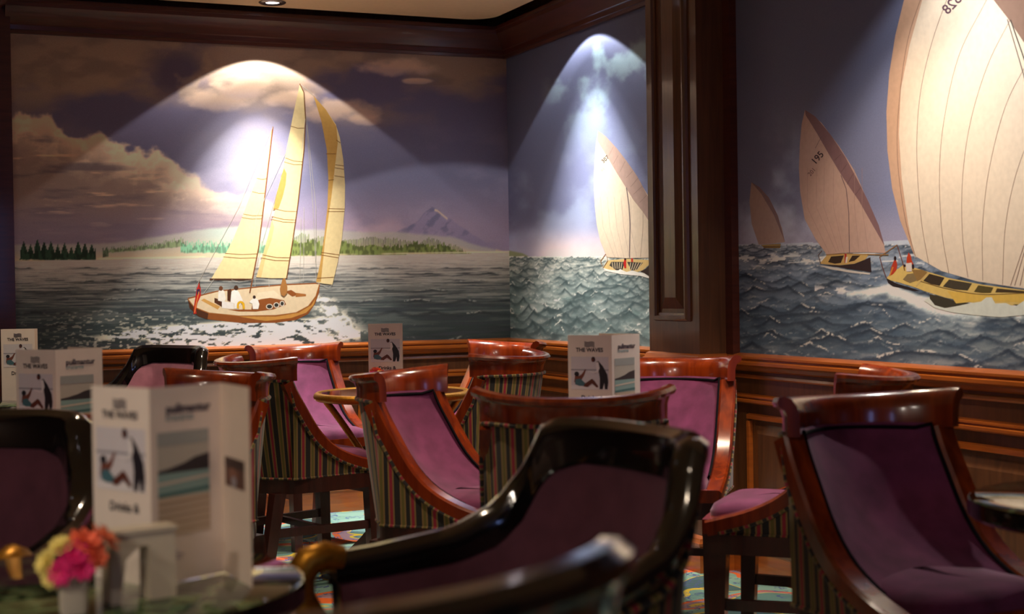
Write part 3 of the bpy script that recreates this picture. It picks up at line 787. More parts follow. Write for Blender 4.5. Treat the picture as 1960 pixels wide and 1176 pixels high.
# sails
def sail(pts, c): b.poly(pts, c)
sail([(467, 237), (458, 320), (448, 410), (438, 490), (424, 600), (410, 720), (386, 848), (300, 850), (218, 850), (262, 776), (305, 694), (348, 590), (376, 510), (402, 446), (430, 350)], CREAM)
for a, c_ in (((402, 444), (443, 446)), ((384, 498), (438, 504)), ((348, 588), (424, 594)), ((342, 602), (422, 607)), ((275, 746), (406, 748)), ((268, 760), (404, 764))):
    b.line([a, ((a[0] + c_[0]) / 2, (a[1] + c_[1]) / 2 + 4), c_], 2.6, SEAM)
b.line([(213, 850), (386, 851)], 6, DKBROWN); b.line([(467, 236), (440, 470), (410, 722), (374, 905)], 5, (132, 78, 40))
b.done('sail', hull, label='painted mizzen sail')
sail([(575, 66), (588, 92), (596, 140), (597, 205), (591, 330), (580, 440), (566, 560), (546, 700), (521, 846), (460, 846), (400, 842), (424, 760), (458, 640), (482, 550), (500, 450), (520, 335), (548, 190)], CREAM)
b.poly([(512, 404), (522, 425), (518, 470), (506, 520), (490, 566), (468, 572), (484, 500), (498, 440)], (204, 158, 82))
b.poly([(463, 612), (472, 640), (462, 690), (440, 752), (420, 842), (400, 842), (424, 760), (446, 684)], CREAM2)
for a, c_ in (((538, 234), (596, 242)), ((516, 362), (588, 378)), ((512, 378), (586, 390)), ((470, 566), (564, 578)), ((462, 598), (560, 612)), ((458, 608), (556, 622)), ((424, 752), (540, 764)), ((418, 764), (536, 776))):
    b.line([a, ((a[0] + c_[0]) / 2, (a[1] + c_[1]) / 2 + 5), c_], 2.6, SEAM)
b.line([(575, 64), (592, 100), (598, 205), (592, 330), (566, 560), (546, 700), (522, 846)], 4, (120, 74, 38))
b.done('sail', hull, label='painted main sail')
sail([(630, 112), (680, 168), (720, 228), (736, 280), (750, 370), (757, 470), (756, 560), (744, 690), (728, 780), (706, 872), (672, 868), (640, 862), (656, 790), (672, 690), (686, 560), (690, 450), (684, 330), (662, 215)], CREAM)
b.poly([(630, 112), (680, 168), (722, 235), (728, 300), (716, 400), (702, 520), (690, 600), (676, 700), (660, 860), (640, 862), (656, 790), (672, 690), (686, 560), (690, 450), (684, 330), (662, 215)], (206, 160, 84))
for a, c_ in (((680, 346), (720, 346)), ((722, 290), (738, 302)), ((718, 390), (752, 394)), ((716, 402), (752, 408)), ((714, 434), (754, 440)), ((690, 452), (712, 450)), ((690, 566), (755, 568)), ((688, 578), (754, 578)), ((660, 742), (734, 752)), ((658, 752), (732, 764)), ((644, 846), (712, 842))):
    b.line([a, c_], 2.6, SEAM)
b.done('sail', hull, label='painted headsail')
for pts in ([(467, 237), (330, 560), (150, 895)], [(340, 1), (340, 1)], [(597, 205), (560, 560), (540, 700)], [(600, 190), (640, 560), (640, 860)], [(602, 230), (628, 560), (638, 780)], [(592, 560), (590, 860)], [(580, 600), (575, 860)], [(520, 340), (400, 600), (388, 700)], [(500, 440), (420, 720), (390, 850)], [(578, 66), (632, 112)], [(640, 862), (690, 885), (706, 872)], [(230, 850), (190, 905)], [(395, 850), (395, 880)], [(450, 846), (452, 880)], [(555, 840), (640, 838)], [(300, 852), (330, 862), (385, 852)]):
    if pts[0] != pts[-1]: b.line(pts, 1.5, ROPE)
b.poly([(505, 850), (516, 845), (525, 880), (524, 905), (512, 920), (500, 912), (495, 890)], (176, 120, 62))
b.done('rigging', hull)
# ---- boat on the corner mural (3.794 x, offset 1120,230)
GS, GS2, LINE = (226, 206, 180), (178, 150, 138), (140, 118, 110)
b = Brush('R', mur_c, 3.794, 1120, 230)
XR = 464
b.poly([(132, 1076), (172, 1018), (300, 1008), (XR, 1016), (XR, 1050), (420, 1090), (360, 1110), (260, 1105), (180, 1090)], (222, 190, 124))
b.poly([(176, 1056), (190, 1030), (290, 1030), (270, 1090), (230, 1094)], (66, 60, 54)); b.poly([(305, 1030), (420, 1036), (380, 1085), (335, 1096)], (66, 60, 54))
for k in range(5): b.line([(196 + 18 * k, 1034), (204 + 14 * k, 1080)], 5, (214, 196, 160))
for k in range(5): b.line([(330 + 20 * k, 1036), (322 + 14 * k, 1088)], 5, (214, 196, 160))
b.poly([(400, 1100), (440, 1080), (XR, 1055), (XR, 1134), (430, 1112)], (58, 44, 38))
b.poly([(128, 1074), (180, 1088), (240, 1092), (255, 1082), (300, 1104), (340, 1092), (380, 1104), (430, 1114), (XR, 1138), (XR, 1150), (400, 1132), (260, 1120), (150, 1096)], (244, 240, 228))
hull2 = b.done('painted_sailboat', label='painted sailboat with curved cream sail numbered 307')
b.poly([(286, 1006), (298, 1020), (298, 1075), (284, 1075), (278, 1040)], (200, 34, 28)); b.ellipse(291, 1010, 7, 9, (48, 30, 26)); b.done('painted_sailor', hull2); b.poly([(334, 1000), (346, 1000), (348, 1032), (334, 1030)], (196, 52, 36))
b.done('painted_sailor', hull2)
b.line([(112, 1025), (150, 972), (165, 1020), (130, 1074), (112, 1025)], 6, (150, 112, 66)); b.done('railing', hull2)
b.poly([(94, 76), (78, 170), (66, 330), (62, 470), (70, 620), (84, 760), (110, 880), (160, 996), (300, 1004), (XR, 1000), (XR, 560), (380, 420), (300, 310), (230, 210), (150, 120)], GS)
b.poly([(94, 76), (150, 118), (230, 205), (300, 295), (380, 410), (430, 505), (XR, 572), (XR, 736), (420, 668), (350, 580), (290, 480), (230, 385), (150, 250), (88, 148)], GS2)
for p in ([(205, 195), (170, 262)], [(240, 255), (205, 320)], [(290, 300), (250, 380)], [(345, 370), (298, 420)], [(385, 420), (330, 485)], [(415, 480), (350, 540)], [(448, 545), (395, 600)]): b.line(p, 2.5, LINE)
b.line([(300, 490), (318, 620), (326, 760), (322, 1000)], 7, (120, 104, 104)); 
for x0, x1 in ((130, 215), (180, 240), (230, 280), (280, 320), (330, 345), (420, 370)): b.line([(x0 - 20 if x0 < 300 else x0, 560), (x0, 780), (x1 if x0 < 330 else x1 + 30, 996)], 1.8, (186, 166, 150))
b.text('307', 146, 285, 40, 0.75, (60, 46, 44), bold=0.01); b.text('165', 120, 362, 32, 0.75, (200, 180, 160))
b.done('sail', hull2, label='painted sail numbered 307')
# ---- boats on the front mural
b = Brush('R', mur_f, 1.633, 1380, 0)
b.poly([(125, 766), (187, 762), (185, 776), (135, 776)], (140, 112, 70)); b.line([(128, 768), (186, 766)], 3, (196, 170, 110))
h3 = b.done('painted_sailboat', label='tiny distant painted sailboat')
b.poly([(95, 570), (89, 630), (96, 700), (118, 765), (160, 762), (200, 757), (190, 712), (165, 652), (130, 596)], (186, 160, 152)); b.poly([(95, 570), (120, 585), (150, 618), (178, 675), (200, 757), (165, 672), (125, 605)], (146, 122, 126))
b.done('sail', h3)
b = Brush('R', mur_f, 3.46, 1520, 200)
b.poly([(168, 1056), (215, 1002), (330, 990), (500, 990), (470, 1028), (400, 1055), (300, 1066)], (206, 172, 108)); b.poly([(225, 1045), (245, 1008), (330, 1000), (310, 1050), (270, 1056)], (60, 44, 34)); b.poly([(360, 1045), (385, 1002), (440, 1000), (400, 1036)], (60, 44, 34))
b.poly([(170, 1060), (300, 1068), (400, 1056), (470, 1028), (505, 1012), (512, 1112), (440, 1100), (300, 1080)], (54, 40, 44)); b.poly([(160, 1066), (240, 1076), (340, 1094), (430, 1108), (505, 1118), (500, 1128), (380, 1116), (240, 1092)], (214, 208, 202))
b.line([(212, 998), (330, 990), (470, 994), (625, 996)], 6, (170, 128, 72)); b.line([(160, 1000), (186, 968)], 5, (90, 66, 54)); b.line([(160, 1000), (176, 1056)], 5, (90, 66, 54))
h4 = b.done('painted_sailboat', label='painted mid-distance sailboat with pink-grey sail numbered 195')
b.poly([(334, 990), (346, 988), (352, 1040), (334, 1052)], (176, 52, 48)); b.poly([(344, 1010), (356, 1010), (350, 1050), (338, 1052)], (226, 214, 204)); b.done('painted_sailor', h4)
b.poly([(72, 36), (50, 130), (38, 260), (32, 420), (40, 580), (70, 760), (140, 890), (215, 994), (330, 984), (470, 980), (605, 985), (595, 930), (540, 780), (470, 600), (400, 440), (300, 280), (180, 120)], (200, 168, 156))
b.poly([(72, 36), (140, 80), (245, 205), (340, 350), (420, 500), (490, 640), (560, 800), (600, 940), (520, 800), (430, 640), (320, 480), (230, 330), (150, 190), (76, 70)], (136, 104, 108))
for p in ([(180, 215), (140, 290)], [(310, 330), (268, 370)], [(350, 395), (310, 450)], [(390, 460), (350, 530)], [(445, 545), (405, 600)]): b.line(p, 2.5, (104, 80, 84))
b.line([(310, 470), (345, 560), (362, 720), (366, 984)], 5, (120, 98, 102))
for x0, x1 in ((90, 230), (150, 280), (200, 300), (260, 330), (400, 430), (450, 490)): b.line([(x0, 420), (x0 - 4 if x0 < 260 else x0, 680), (x1, 980)], 1.8, (172, 140, 134))
b.text('195', 156, 355, 62, 0.85, (56, 40, 50), bold=0.012); b.text('201', 118, 448, 40, 0.85, (96, 72, 80))
b.done('sail', h4, label='painted sail numbered 195')
b = Brush('R', mur_f, 5.88, 1660, 440)
EX = 2900
b.poly([(220, 560), (225, 530), (330, 450), (400, 400), (540, 430), (900, 540), (1300, 620), (1764, 680), (2300, 690), (EX, 640), (EX, 760), (2300, 850), (1764, 850), (1500, 850), (1200, 825), (900, 770), (640, 690), (540, 650), (380, 600)], (226, 196, 116))
b.poly([(215, 545), (330, 605), (540, 668), (600, 690), (520, 690), (400, 660), (290, 640), (235, 600)], (46, 38, 40))
b.poly([(700, 725), (800, 745), (980, 800), (1160, 828), (1000, 862), (870, 882), (760, 850), (705, 790)], (66, 62, 50)); b.poly([(1640, 840), (1764, 842), (1700, 866)], (60, 54, 46))
b.poly([(1000, 830), (1300, 800), (1764, 820), (2300, 830), (EX, 750), (EX, 690), (2300, 710), (1700, 715), (1400, 735), (1150, 715), (900, 690)], (228, 190, 92))
b.poly([(630, 575), (700, 495), (870, 540), (815, 632), (720, 612)], (64, 52, 40)); b.poly([(850, 640), (920, 560), (1180, 605), (1130, 685), (980, 672)], (74, 66, 52)); b.poly([(1200, 700), (1250, 625), (1420, 650), (1390, 712), (1290, 712)], (92, 80, 44)); b.poly([(1440, 705), (1460, 660), (1764, 690), (2200, 700), (2200, 715), (1764, 712)], (74, 60, 40))
b.poly([(500, 450), (620, 450), (680, 480), (600, 560), (560, 580), (540, 530)], (150, 118, 70)); b.poly([(400, 560), (450, 500), (520, 490), (560, 570), (480, 600)], (140, 120, 84))
b.line([(550, 635), (690, 478)], 16, (214, 184, 120)); b.line([(600, 580), (900, 665), (1290, 728), (1764, 715), (2300, 720)], 8, (120, 96, 60), True)
b.poly([(690, 760), (760, 850), (880, 884), (1000, 862), (1160, 828), (1280, 810), (1340, 762), (1400, 760), (1440, 830), (1560, 826), (1660, 870), (1764, 800), (2000, 830), (2300, 820), (EX, 800), (EX, 960), (1764, 960), (1500, 985), (1200, 960), (950, 930), (760, 880), (640, 800)], (224, 230, 220))
h5 = b.done('painted_sailboat', label='painted foreground racing boat with huge cream sail')
b.poly([(300, 345), (325, 345), (338, 390), (330, 450), (290, 500), (250, 520), (270, 420)], (190, 62, 40)); b.ellipse(313, 322, 15, 26, (44, 30, 32)); b.line([(250, 520), (290, 420)], 14, (210, 140, 60)); b.done('painted_sailor', h5)
b.poly([(465, 255), (490, 290), (500, 340), (525, 400), (440, 370), (445, 310)], (196, 66, 34)); b.poly([(430, 380), (500, 370), (500, 470), (440, 470)], (226, 216, 210)); b.ellipse(515, 415, 14, 30, (50, 34, 38)); b.ellipse(420, 405, 14, 14, (40, 30, 36))
b.done('painted_sailor', h5)
b.line([(140, 305), (335, 170)], 10, (150, 110, 70)); b.line([(335, 170), (405, 390), (420, 460)], 9, (110, 60, 46)); b.line([(140, 305), (170, 420), (215, 545)], 9, (110, 60, 46)); b.line([(0, 280), (240, 284)], 8, (150, 116, 70))
b.done('railing', h5)
b = Brush('R', mur_f, 1.633, 1380, 0)
b.poly([(725, -310), (655, -190), (605, -85), (572, 0), (545, 110), (526, 230), (517, 350), (520, 470), (535, 590), (560, 690), (605, 800), (690, 848), (800, 880), (950, 903), (1150, 912), (1330, 890), (1380, 700), (1330, 480), (1240, 280), (1120, 80), (1000, -80), (880, -205)], (230, 213, 192))
b.poly([(725, -310), (655, -190), (605, -85), (572, 0), (545, 110), (526, 230), (517, 350), (520, 470), (535, 590), (560, 690), (605, 800), (585, 700), (565, 560), (556, 420), (562, 280), (590, 140), (640, -40), (685, -180)], (206, 168, 142))
b.poly([(725, -310), (790, -150), (852, 0), (895, 55), (945, 130), (1010, 230), (1120, 420), (1220, 640), (1300, 850), (1340, 830), (1330, 600), (1240, 300), (1120, 80), (1000, -80), (880, -205)], (140, 112, 98))
SM = (128, 96, 84)
for pts in ([(645, -60), (585, 120), (556, 330), (552, 500), (575, 680), (610, 810)], [(720, -40), (660, 130), (622, 300), (612, 480), (625, 680), (650, 830)], [(830, 0), (745, 170), (698, 370), (683, 540), (690, 720), (712, 855)], [(905, 60), (835, 200), (780, 380), (755, 560), (755, 740), (772, 868)], [(960, 190), (890, 330), (840, 520), (818, 700), (818, 878)], [(1010, 330), (930, 520), (890, 700), (880, 890)]):
    b.line(pts, 1.5, SM, True)
b.line([(895, 60), (945, 230), (985, 420), (990, 900)], 3, (90, 74, 70)); b.line([(905, 62), (960, 220), (1010, 420), (1020, 900)], 4, (78, 74, 68))
for x1 in (905, 918, 935): b.line([(990, 640), (x1, 893)], 2, SM)
b.text('528', 722, 14, 44, 0.80, (92, 66, 80), mirror=True, bold=0.012)
b.done('sail', h5, label='huge painted cream sail with mirrored number 528')

# ================================================================== chairs
W_, S_ = 0.20, 0.14
R_ = (W_ * W_ + S_ * S_) / (2 * S_); PHM = math.asin(min(1, W_ / R_)) if S_ < W_ else 0
CX = R_ * math.cos(PHM)
FRAME = [(0.0, 0.712), (0.018, 0.672), (0.047, 0.622), (0.089, 0.553), (0.131, 0.506), (0.177, 0.474), (0.234, 0.449), (0.29, 0.432), (0.335, 0.42)]
FRONT = 0.335
def arc_pt(phi, off=0.0):                            # plan of the back, off = outward
    return (CX - (R_ + off) * math.cos(phi), (R_ + off) * math.sin(phi))
def round_rect(x0, x1, yb, yf, r, n=6):              # plan outline, narrower at the back
    pts = []
    for cx, cy, a0 in ((x1 - r, yf - r, 0), (x0 + r, yb - r, 90), (x0 + r, -yb + r, 180), (x1 - r, -yf + r, 270)):
        for k in range(n + 1):
            t = math.radians(a0 + 90 * k / n)
            pts.append((cx + r * math.cos(t), cy + r * math.sin(t)))
    return pts
def leg(x, y, z1, x0, y0, w1, w0, name, mat, root):
    mb = MB()
    q = lambda cx, cy, w, z: [(cx - w, cy - w, z), (cx + w, cy - w, z), (cx + w, cy + w, z), (cx - w, cy + w, z)]
    mb.rings([q(x0, y0, w0, 0.0), q((x + x0) / 2, (y + y0) / 2, (w1 + w0) / 2, z1 / 2), q(x, y, w1, z1)])
    return mb.build(name, mat, root, smooth=False)
def cushion(root, x0, x1, yb, yf, z0, z1, mat):
    mb = MB(); h = z1 - z0
    rings = []
    for ins, z in ((0.012, z0), (0.0, z0 + h * 0.25), (0.0, z0 + h * 0.6), (0.008, z0 + h * 0.82), (0.03, z0 + h * 0.95), (0.09, z1), (0.14, z1 + 0.003)):
        rings.append([(x, y, z) for x, y in round_rect(x0 + ins, x1 - ins, yb - ins, yf - ins, max(0.02, 0.06 - ins * 0.3))])
    mb.rings(rings)
    return mb.build('seat', mat, root, angle=1.2)
def legs_and_stretchers(root, mat, fx, fy, bx, by, ztop):
    L = [leg(fx, s * fy, ztop, fx + 0.01, s * fy, 0.021, 0.016, 'leg', mat, root) for s in (-1, 1)]
    B = [leg(bx, s * by, ztop, bx - 0.06, s * by, 0.021, 0.016, 'leg', mat, root) for s in (-1, 1)]
    for s in (-1, 1):
        mb = MB(); mb.hexa([(bx - 0.03, s * by - 0.009, 0.195), (fx, s * fy - 0.009, 0.195), (fx, s * fy + 0.009, 0.195), (bx - 0.03, s * by + 0.009, 0.195)],
                           [(bx - 0.03, s * by - 0.009, 0.222), (fx, s * fy - 0.009, 0.222), (fx, s * fy + 0.009, 0.222), (bx - 0.03, s * by + 0.009, 0.222)])
        mb.build('stretcher', mat, root, smooth=False)
    mx = (fx + bx) / 2 - 0.01; my = (fy + by) / 2
    mb = MB(); mb.box(mx - 0.009, mx + 0.009, -my, my, 0.198, 0.219); mb.build('stretcher', mat, root, smooth=False)

def make_tub_chair():
    root = empty('tub_chair')
    # crest rail
    sec = [(-0.024, 0.708), (-0.023, 0.745), (-0.018, 0.763), (-0.007, 0.776), (0.006, 0.781), (0.017, 0.778), (0.021, 0.770), (0.017, 0.762), (0.006, 0.756), (0.001, 0.742), (0.0, 0.708)]
    lift = lambda ph, z: (-0.010 + 0.015 * (ph / PHM) ** 2) * (z - 0.708) / 0.07
    rings = []
    path = [('s', -1)] + [-PHM + 2 * PHM * k / 26 for k in range(27)] + [('s', 1)]
    for p in path:
        if isinstance(p, tuple):
            s = p[1]; ph = s * PHM
            ring = []
            for o, z in sec:
                x, y = arc_pt(ph, o); tx, ty = math.sin(PHM), s * math.cos(PHM)
                ring.append((x + tx * 0.012, y + ty * 0.012, z + lift(ph, z)))
            rings.append(ring)
        else:
            rings.append([arc_pt(p, o) + (z + lift(p, z),) for o, z in sec])
    MB().rings(rings).build('crest_rail', M_CHAIR, root)
    # swept side frames
    fc = catmull(FRAME, 22)
    tops, bots = [], []
    for i, p in enumerate(fc):
        t = fc[min(i + 1, 21)] - fc[max(i - 1, 0)]; t = t / np.linalg.norm(t)
        nrm = np.array([-t[1], t[0]])                 # up / forward
        if nrm[0] < 0 and nrm[1] < 0: nrm = -nrm
        tops.append(p); bots.append(p - nrm * 0.040)
    for s in (-1, 1):
        rings = []
        for p, b in zip(tops, bots):
            y0, y1 = s * 0.204, s * 0.156
            e1 = 0.006
            d = (p - b) / 0.040
            rings.append([(p[0] - d[0] * e1, y0, p[1] - d[1] * e1), (p[0], y0 - s * e1, p[1]), (p[0], y1 + s * e1, p[1]), (p[0] - d[0] * e1, y1, p[1] - d[1] * e1), (b[0], y1, b[1]), (b[0], y0, b[1])])
        MB().rings(rings).build('side_frame', M_CHAIR, root)
    # upholstered inner back
    rows = []; nrow, ncol = 14, 15; edge = []
    for i in range(nrow):
        t = i / (nrow - 1)
        k = t * 15.5; j = int(k); fr = k - j
        p = tops[j] * (1 - fr) + tops[min(j + 1, 21)] * fr; b = bots[j] * (1 - fr) + bots[min(j + 1, 21)] * fr
        d = (p - b) / 0.040
        sag = 0.112 * (1 - t) + 0.045 * t
        row = []
        for c in range(ncol):
            y = -0.157 + 0.314 * c / (ncol - 1)
            q = 1 - (y / 0.157) ** 2
            off = 0.016 + sag * q - 0.012 * math.sin(math.pi * t) * q
            row.append((p[0] - d[0] * off, y, p[1] - d[1] * off * 0.35 * t + (0.003 if i == 0 else 0)))
        rows.append(row)
    back = MB().rings(rows, caps=False, closed=False)
    # a second skin behind gives the pad its thickness
    rows2 = [[(x - 0.012, y * 0.99, z) for x, y, z in r] for r in rows]
    back.rings(rows2, caps=False, closed=False)
    bk = back.build('back_cushion', M_VELVET, root, angle=1.2)
    edge = [Vector(r[0]) + Vector((0.004, 0.004, 0)) for r in rows[::-1]] + [Vector(p) + Vector((0.006, 0, -0.009)) for p in rows[0][1:-1]] + [Vector(r[-1]) + Vector((0.004, -0.004, 0)) for r in rows]
    MB().tube(edge, 0.0042, 6).build('back_piping', M_PIPE, bk)
    cushion(root, 0.0, FRONT + 0.01, 0.145, 0.154, 0.385, 0.462, M_VELVET)
    # striped outer shell
    cols = []                                        # (top xyz, bottom xyz)
    bx = np.array([b[0] for b in bots]); bz = np.array([b[1] for b in bots])
    zb = 0.386
    def side(s, xs):
        out = []
        for x in xs:
            zt = float(np.interp(x, bx, bz)) + 0.004
            out.append(((x, s * 0.197, max(zt, zb + 0.002)), (x, s * 0.192, zb)))
        return out
    xs = [0.0 + 0.30 * k / 16 for k in range(17)]
    cols += side(-1, xs[::-1])
    for k in range(1, 26):
        ph = -PHM + 2 * PHM * k / 26
        x, y = arc_pt(ph, -0.004)
        cols.append(((x, y, 0.711), (x + 0.055 * math.cos(ph), y * 0.95, zb)))
    cols += side(1, xs)
    u = 0; rings, uvs = [], []
    for i, (t, b) in enumerate(cols):
        if i: u += math.dist(t[:2], cols[i - 1][0][:2])
        rings.append([tuple(t[k] * (1 - f) + b[k] * f for k in range(3)) for f in (0, 0.25, 0.5, 0.75, 1)]); uvs += [(u, 0)] * 5
    sh = MB().rings(rings, caps=False, closed=False, uvs=uvs).build('striped_upholstery', M_STRIPE, root, angle=1.0)
    topline = [Vector(t) + Vector((0, 0.005 * (1 if t[1] > 0 else -1) if abs(t[1]) > 0.17 else 0, -0.002)) for t, b in cols]
    for i, ((t, b), p) in enumerate(zip(cols, topline)):
        if abs(t[1]) < 0.196:
            l = math.hypot(t[0] - CX, t[1]); p.x += (t[0] - CX) / l * 0.005; p.y += t[1] / l * 0.005
    MB().tube(topline, 0.0052, 6).build('piping', M_STRIPE, sh)
    MB().tube([Vector(b) + Vector((0, 0, 0.002)) for t, b in cols], 0.0045, 6).build('piping', M_STRIPE, sh)
    # seat rail
    outl = [(FRONT, -0.197)] + [(x, -0.196) for x in (0.2, 0.1)] + [(b[0], b[1]) for t, b in cols[17:-17]] + [(x, 0.196) for x in (0.1, 0.2)] + [(FRONT, 0.197)] + [(FRONT + 0.012, 0.12), (FRONT + 0.015, 0), (FRONT + 0.012, -0.12)]
    MB().prism(outl, 0.338, 0.386).build('seat_rail', M_LEG, root, smooth=False)
    mb = MB(); mb.rings([[(FRONT - 0.012, y, 0.386), (FRONT + 0.006 + 0.012 * (1 - (y / 0.197) ** 2), y, 0.386), (FRONT + 0.006 + 0.012 * (1 - (y / 0.197) ** 2), y, 0.422), (FRONT - 0.012, y, 0.422)] for y in [-0.197 + 0.394 * k / 10 for k in range(11)]])
    mb.build('front_rail', M_CHAIR, root)
    legs_and_stretchers(root, M_LEG, FRONT - 0.03, 0.168, -0.03, 0.135, 0.34)
    return root

# black lacquer armchair: one rail sweeps from the crest down into the arms
def make_black_chair(velvet):
    root = empty('black_armchair')
    Wb, Sb, AF = 0.23, 0.165, 0.23
    pts = []
    for k in range(33):
        t = -math.pi / 2 + math.pi * k / 32
        ce, se = math.cos(t), math.sin(t)
        pts.append((-Sb * abs(ce) ** 0.8, Wb * math.copysign(abs(se) ** 0.8, se)))
    path = [(AF - AF * k / 10, -Wb - 0.012 * (1 - k / 10)) for k in range(10)] + pts + [(AF * k / 10, Wb + 0.012 * k / 10) for k in range(1, 11)]
    P = [Vector((x, y, 0)) for x, y in path]
    ln = [0.0]
    for i in range(1, len(P)): ln.append(ln[-1] + (P[i] - P[i - 1]).length)
    mid = ln[-1] / 2
    def prof(s):                                       # top of rail, height of rail
        s = abs(s)
        key = [0.0, 0.13, 0.19, 0.215, 0.245, 0.29, 0.36, 0.49, 0.60]
        top = [0.80, 0.801, 0.799, 0.786, 0.725, 0.668, 0.637, 0.620, 0.612]
        hgt = [0.064, 0.066, 0.080, 0.092, 0.078, 0.058, 0.048, 0.042, 0.04]
        return float(np.interp(s, key, top)), float(np.interp(s, key, hgt))
    rings, inner, outer = [], [], []
    for i, p in enumerate(P):
        t = (P[min(i + 1, len(P) - 1)] - P[max(i - 1, 0)]).normalized()
        nrm = Vector((t.y, -t.x, 0))                    # outward
        if nrm.dot(p - Vector((0.15, 0, 0))) < 0: nrm = -nrm
        top, h = prof(ln[i] - mid)
        zb = top - h
        sec = [(-0.028, zb), (-0.029, top - 0.03), (-0.022, top - 0.010), (-0.006, top), (0.010, top - 0.001), (0.021, top - 0.010), (0.022, top - 0.022), (0.010, top - 0.036), (0.004, zb)]
        rings.append([tuple(p + nrm * o + Vector((0, 0, z))) for o, z in sec])
        inner.append((p - nrm * 0.018, zb)); outer.append((p - nrm * 0.002, zb))
    MB().rings(rings).build('crest_rail', M_BLACK, root)
    # inner upholstery
    zs = 0.43
    rows = []
    for (p, zb) in inner:
        r = []
        for f in (0, 0.06, 0.35, 0.7, 1.0):
            z = zb * (1 - f) + zs * f
            q = p.copy(); q.x += 0.05 * f * max(0, -p.x / Sb) if p.x < 0 else 0
            q += (Vector((0.1, 0, 0)) - q).normalized() * (0.012 if 0 < f < 1 else 0)
            r.append((q.x, q.y * (1 - 0.05 * f), z + 0.002))
        rows.append(r)
    bk = MB().rings(rows, caps=False, closed=False).build('back_cushion', velvet, root, angle=1.2)
    MB().tube([Vector(r[0]) + (Vector((0.1, 0, r[0][2])) - Vector(r[0])).normalized() * 0.006 for r in rows], 0.004, 6).build('back_piping', M_PIPE, bk)
    rings, uvs = [], []
    for i, (p, zb) in enumerate(outer):
        b = Vector((p.x + (0.045 * -p.x / Sb if p.x < 0 else 0), p.y * 0.94, 0.36))
        tpt = Vector((p.x, p.y, zb + 0.004))
        rings.append([tuple(tpt * (1 - f) + b * f) for f in (0, 0.25, 0.5, 0.75, 1)]); uvs += [(ln[i], 0)] * 5
    sh = MB().rings(rings, caps=False, closed=False, uvs=uvs).build('striped_upholstery', M_STRIPE, root, angle=1.0)
    MB().tube([Vector(r[0]) * 1.0 + Vector((r[0][0] - 0.1, r[0][1], 0)).normalized() * 0.006 - Vector((0, 0, 0.006)) for r in rings], 0.006, 6).build('piping', M_STRIPE, sh)
    outl = [(r[-1][0], r[-1][1]) for r in rings]
    MB().prism(outl + [(AF + 0.01, 0.12), (AF + 0.015, 0), (AF + 0.01, -0.12)], 0.325, 0.375).build('seat_rail', M_BLACK, root, smooth=False)
    cushion(root, -0.08, AF + 0.01, 0.15, 0.215, 0.375, 0.455, velvet)
    for s in (-1, 1):
        y = s * (Wb + 0.004)
        MB().tube([(AF - 0.012, y, 0.605), (AF + 0.012, y, 0.612), (AF + 0.038, y, 0.606), (AF + 0.052, y, 0.586), (AF + 0.05, y, 0.555), (AF + 0.032, y, 0.53), (AF + 0.012, y, 0.50)],
                  [0.021, 0.023, 0.024, 0.024, 0.022, 0.018, 0.015], 12).build('arm_tip', M_GOLD, root, angle=1.2)
        leg(AF - 0.002, y * 0.97, 0.50, AF + 0.005, y * 0.97, 0.018, 0.015, 'arm_post', M_BLACK, root)
    for s in (-1, 1):
        leg(-0.06, s * 0.17, 0.33, -0.12, s * 0.17, 0.02, 0.016, 'leg', M_BLACK, root)
    return root

tub = make_tub_chair()
blk = make_black_chair(M_VELVETD)
blk_pink = make_black_chair(M_VELVETP)
TUBS = [
    (-0.885, 5.95, -54, 'mahogany tub chair with lit purple seat, farthest left against the sea mural'),
    (-0.04, 5.97, 222, 'mahogany tub chair tucked into the mural corner, only its glowing orange crest showing'),
    (-0.83, 4.895, 37, 'striped mahogany tub chair facing right towards the gilt-rimmed table'),
    (-0.04, 4.98, 153, 'striped mahogany tub chair facing left, in front of the one in the mural corner'),
    (-0.83, 4.03, 228, 'mahogany tub chair half hidden behind the nearest menu card'),
    (-0.275, 3.97, -23, 'mahogany tub chair with tall purple back and seat in full view, centre of picture'),
    (0.13, 3.17, 90, 'mahogany tub chair seen from behind with striped back and curved crest'),
    (0.476, 4.48, -106, 'mahogany tub chair facing forward against the wooden pilaster'),
    (0.85, 3.655, 158, 'mahogany tub chair facing left with only crest and purple seat showing behind shadowed chair'),
    (0.70, 2.86, -66, 'large shadowed mahogany tub chair with dark purple back beside the right-hand table'),
    (-0.885, 2.9, 95, 'mahogany tub chair at the left edge hidden behind the black armchair'),
]
for i, (x, y, a, lab) in enumerate(TUBS):
    o = tub if i == 0 else copy_tree(tub)
    o.location = (x, y, 0); o.rotation_euler = (0, 0, math.radians(a))
    tag(o, lab, 'chair', 'mahogany tub chairs')
BLKS = [
    (blk, 0.045, 2.04, 208, 'black lacquer armchair with arched plum back and gilt arm tips in the foreground'),
    (None, -0.13, 1.115, 143, 'black lacquer armchair closest to the camera, cut off by the bottom edge'),
    (None, -0.945, 2.41, -96, 'black lacquer armchair with dark plum back behind the nearest green marble table'),
    (None, 0.60, 1.13, 88, 'black lacquer armchair whose dark arm fills the bottom right corner'),
    (blk_pink, -1.36, 5.42, 232, 'black lacquer armchair with pale pink velvet back below the sea mural'),
]
for src, x, y, a, lab in BLKS:
    o = src or copy_tree(blk)
    o.location = (x, y, 0); o.rotation_euler = (0, 0, math.radians(a))
    tag(o, lab, 'chair', 'black lacquer armchairs')

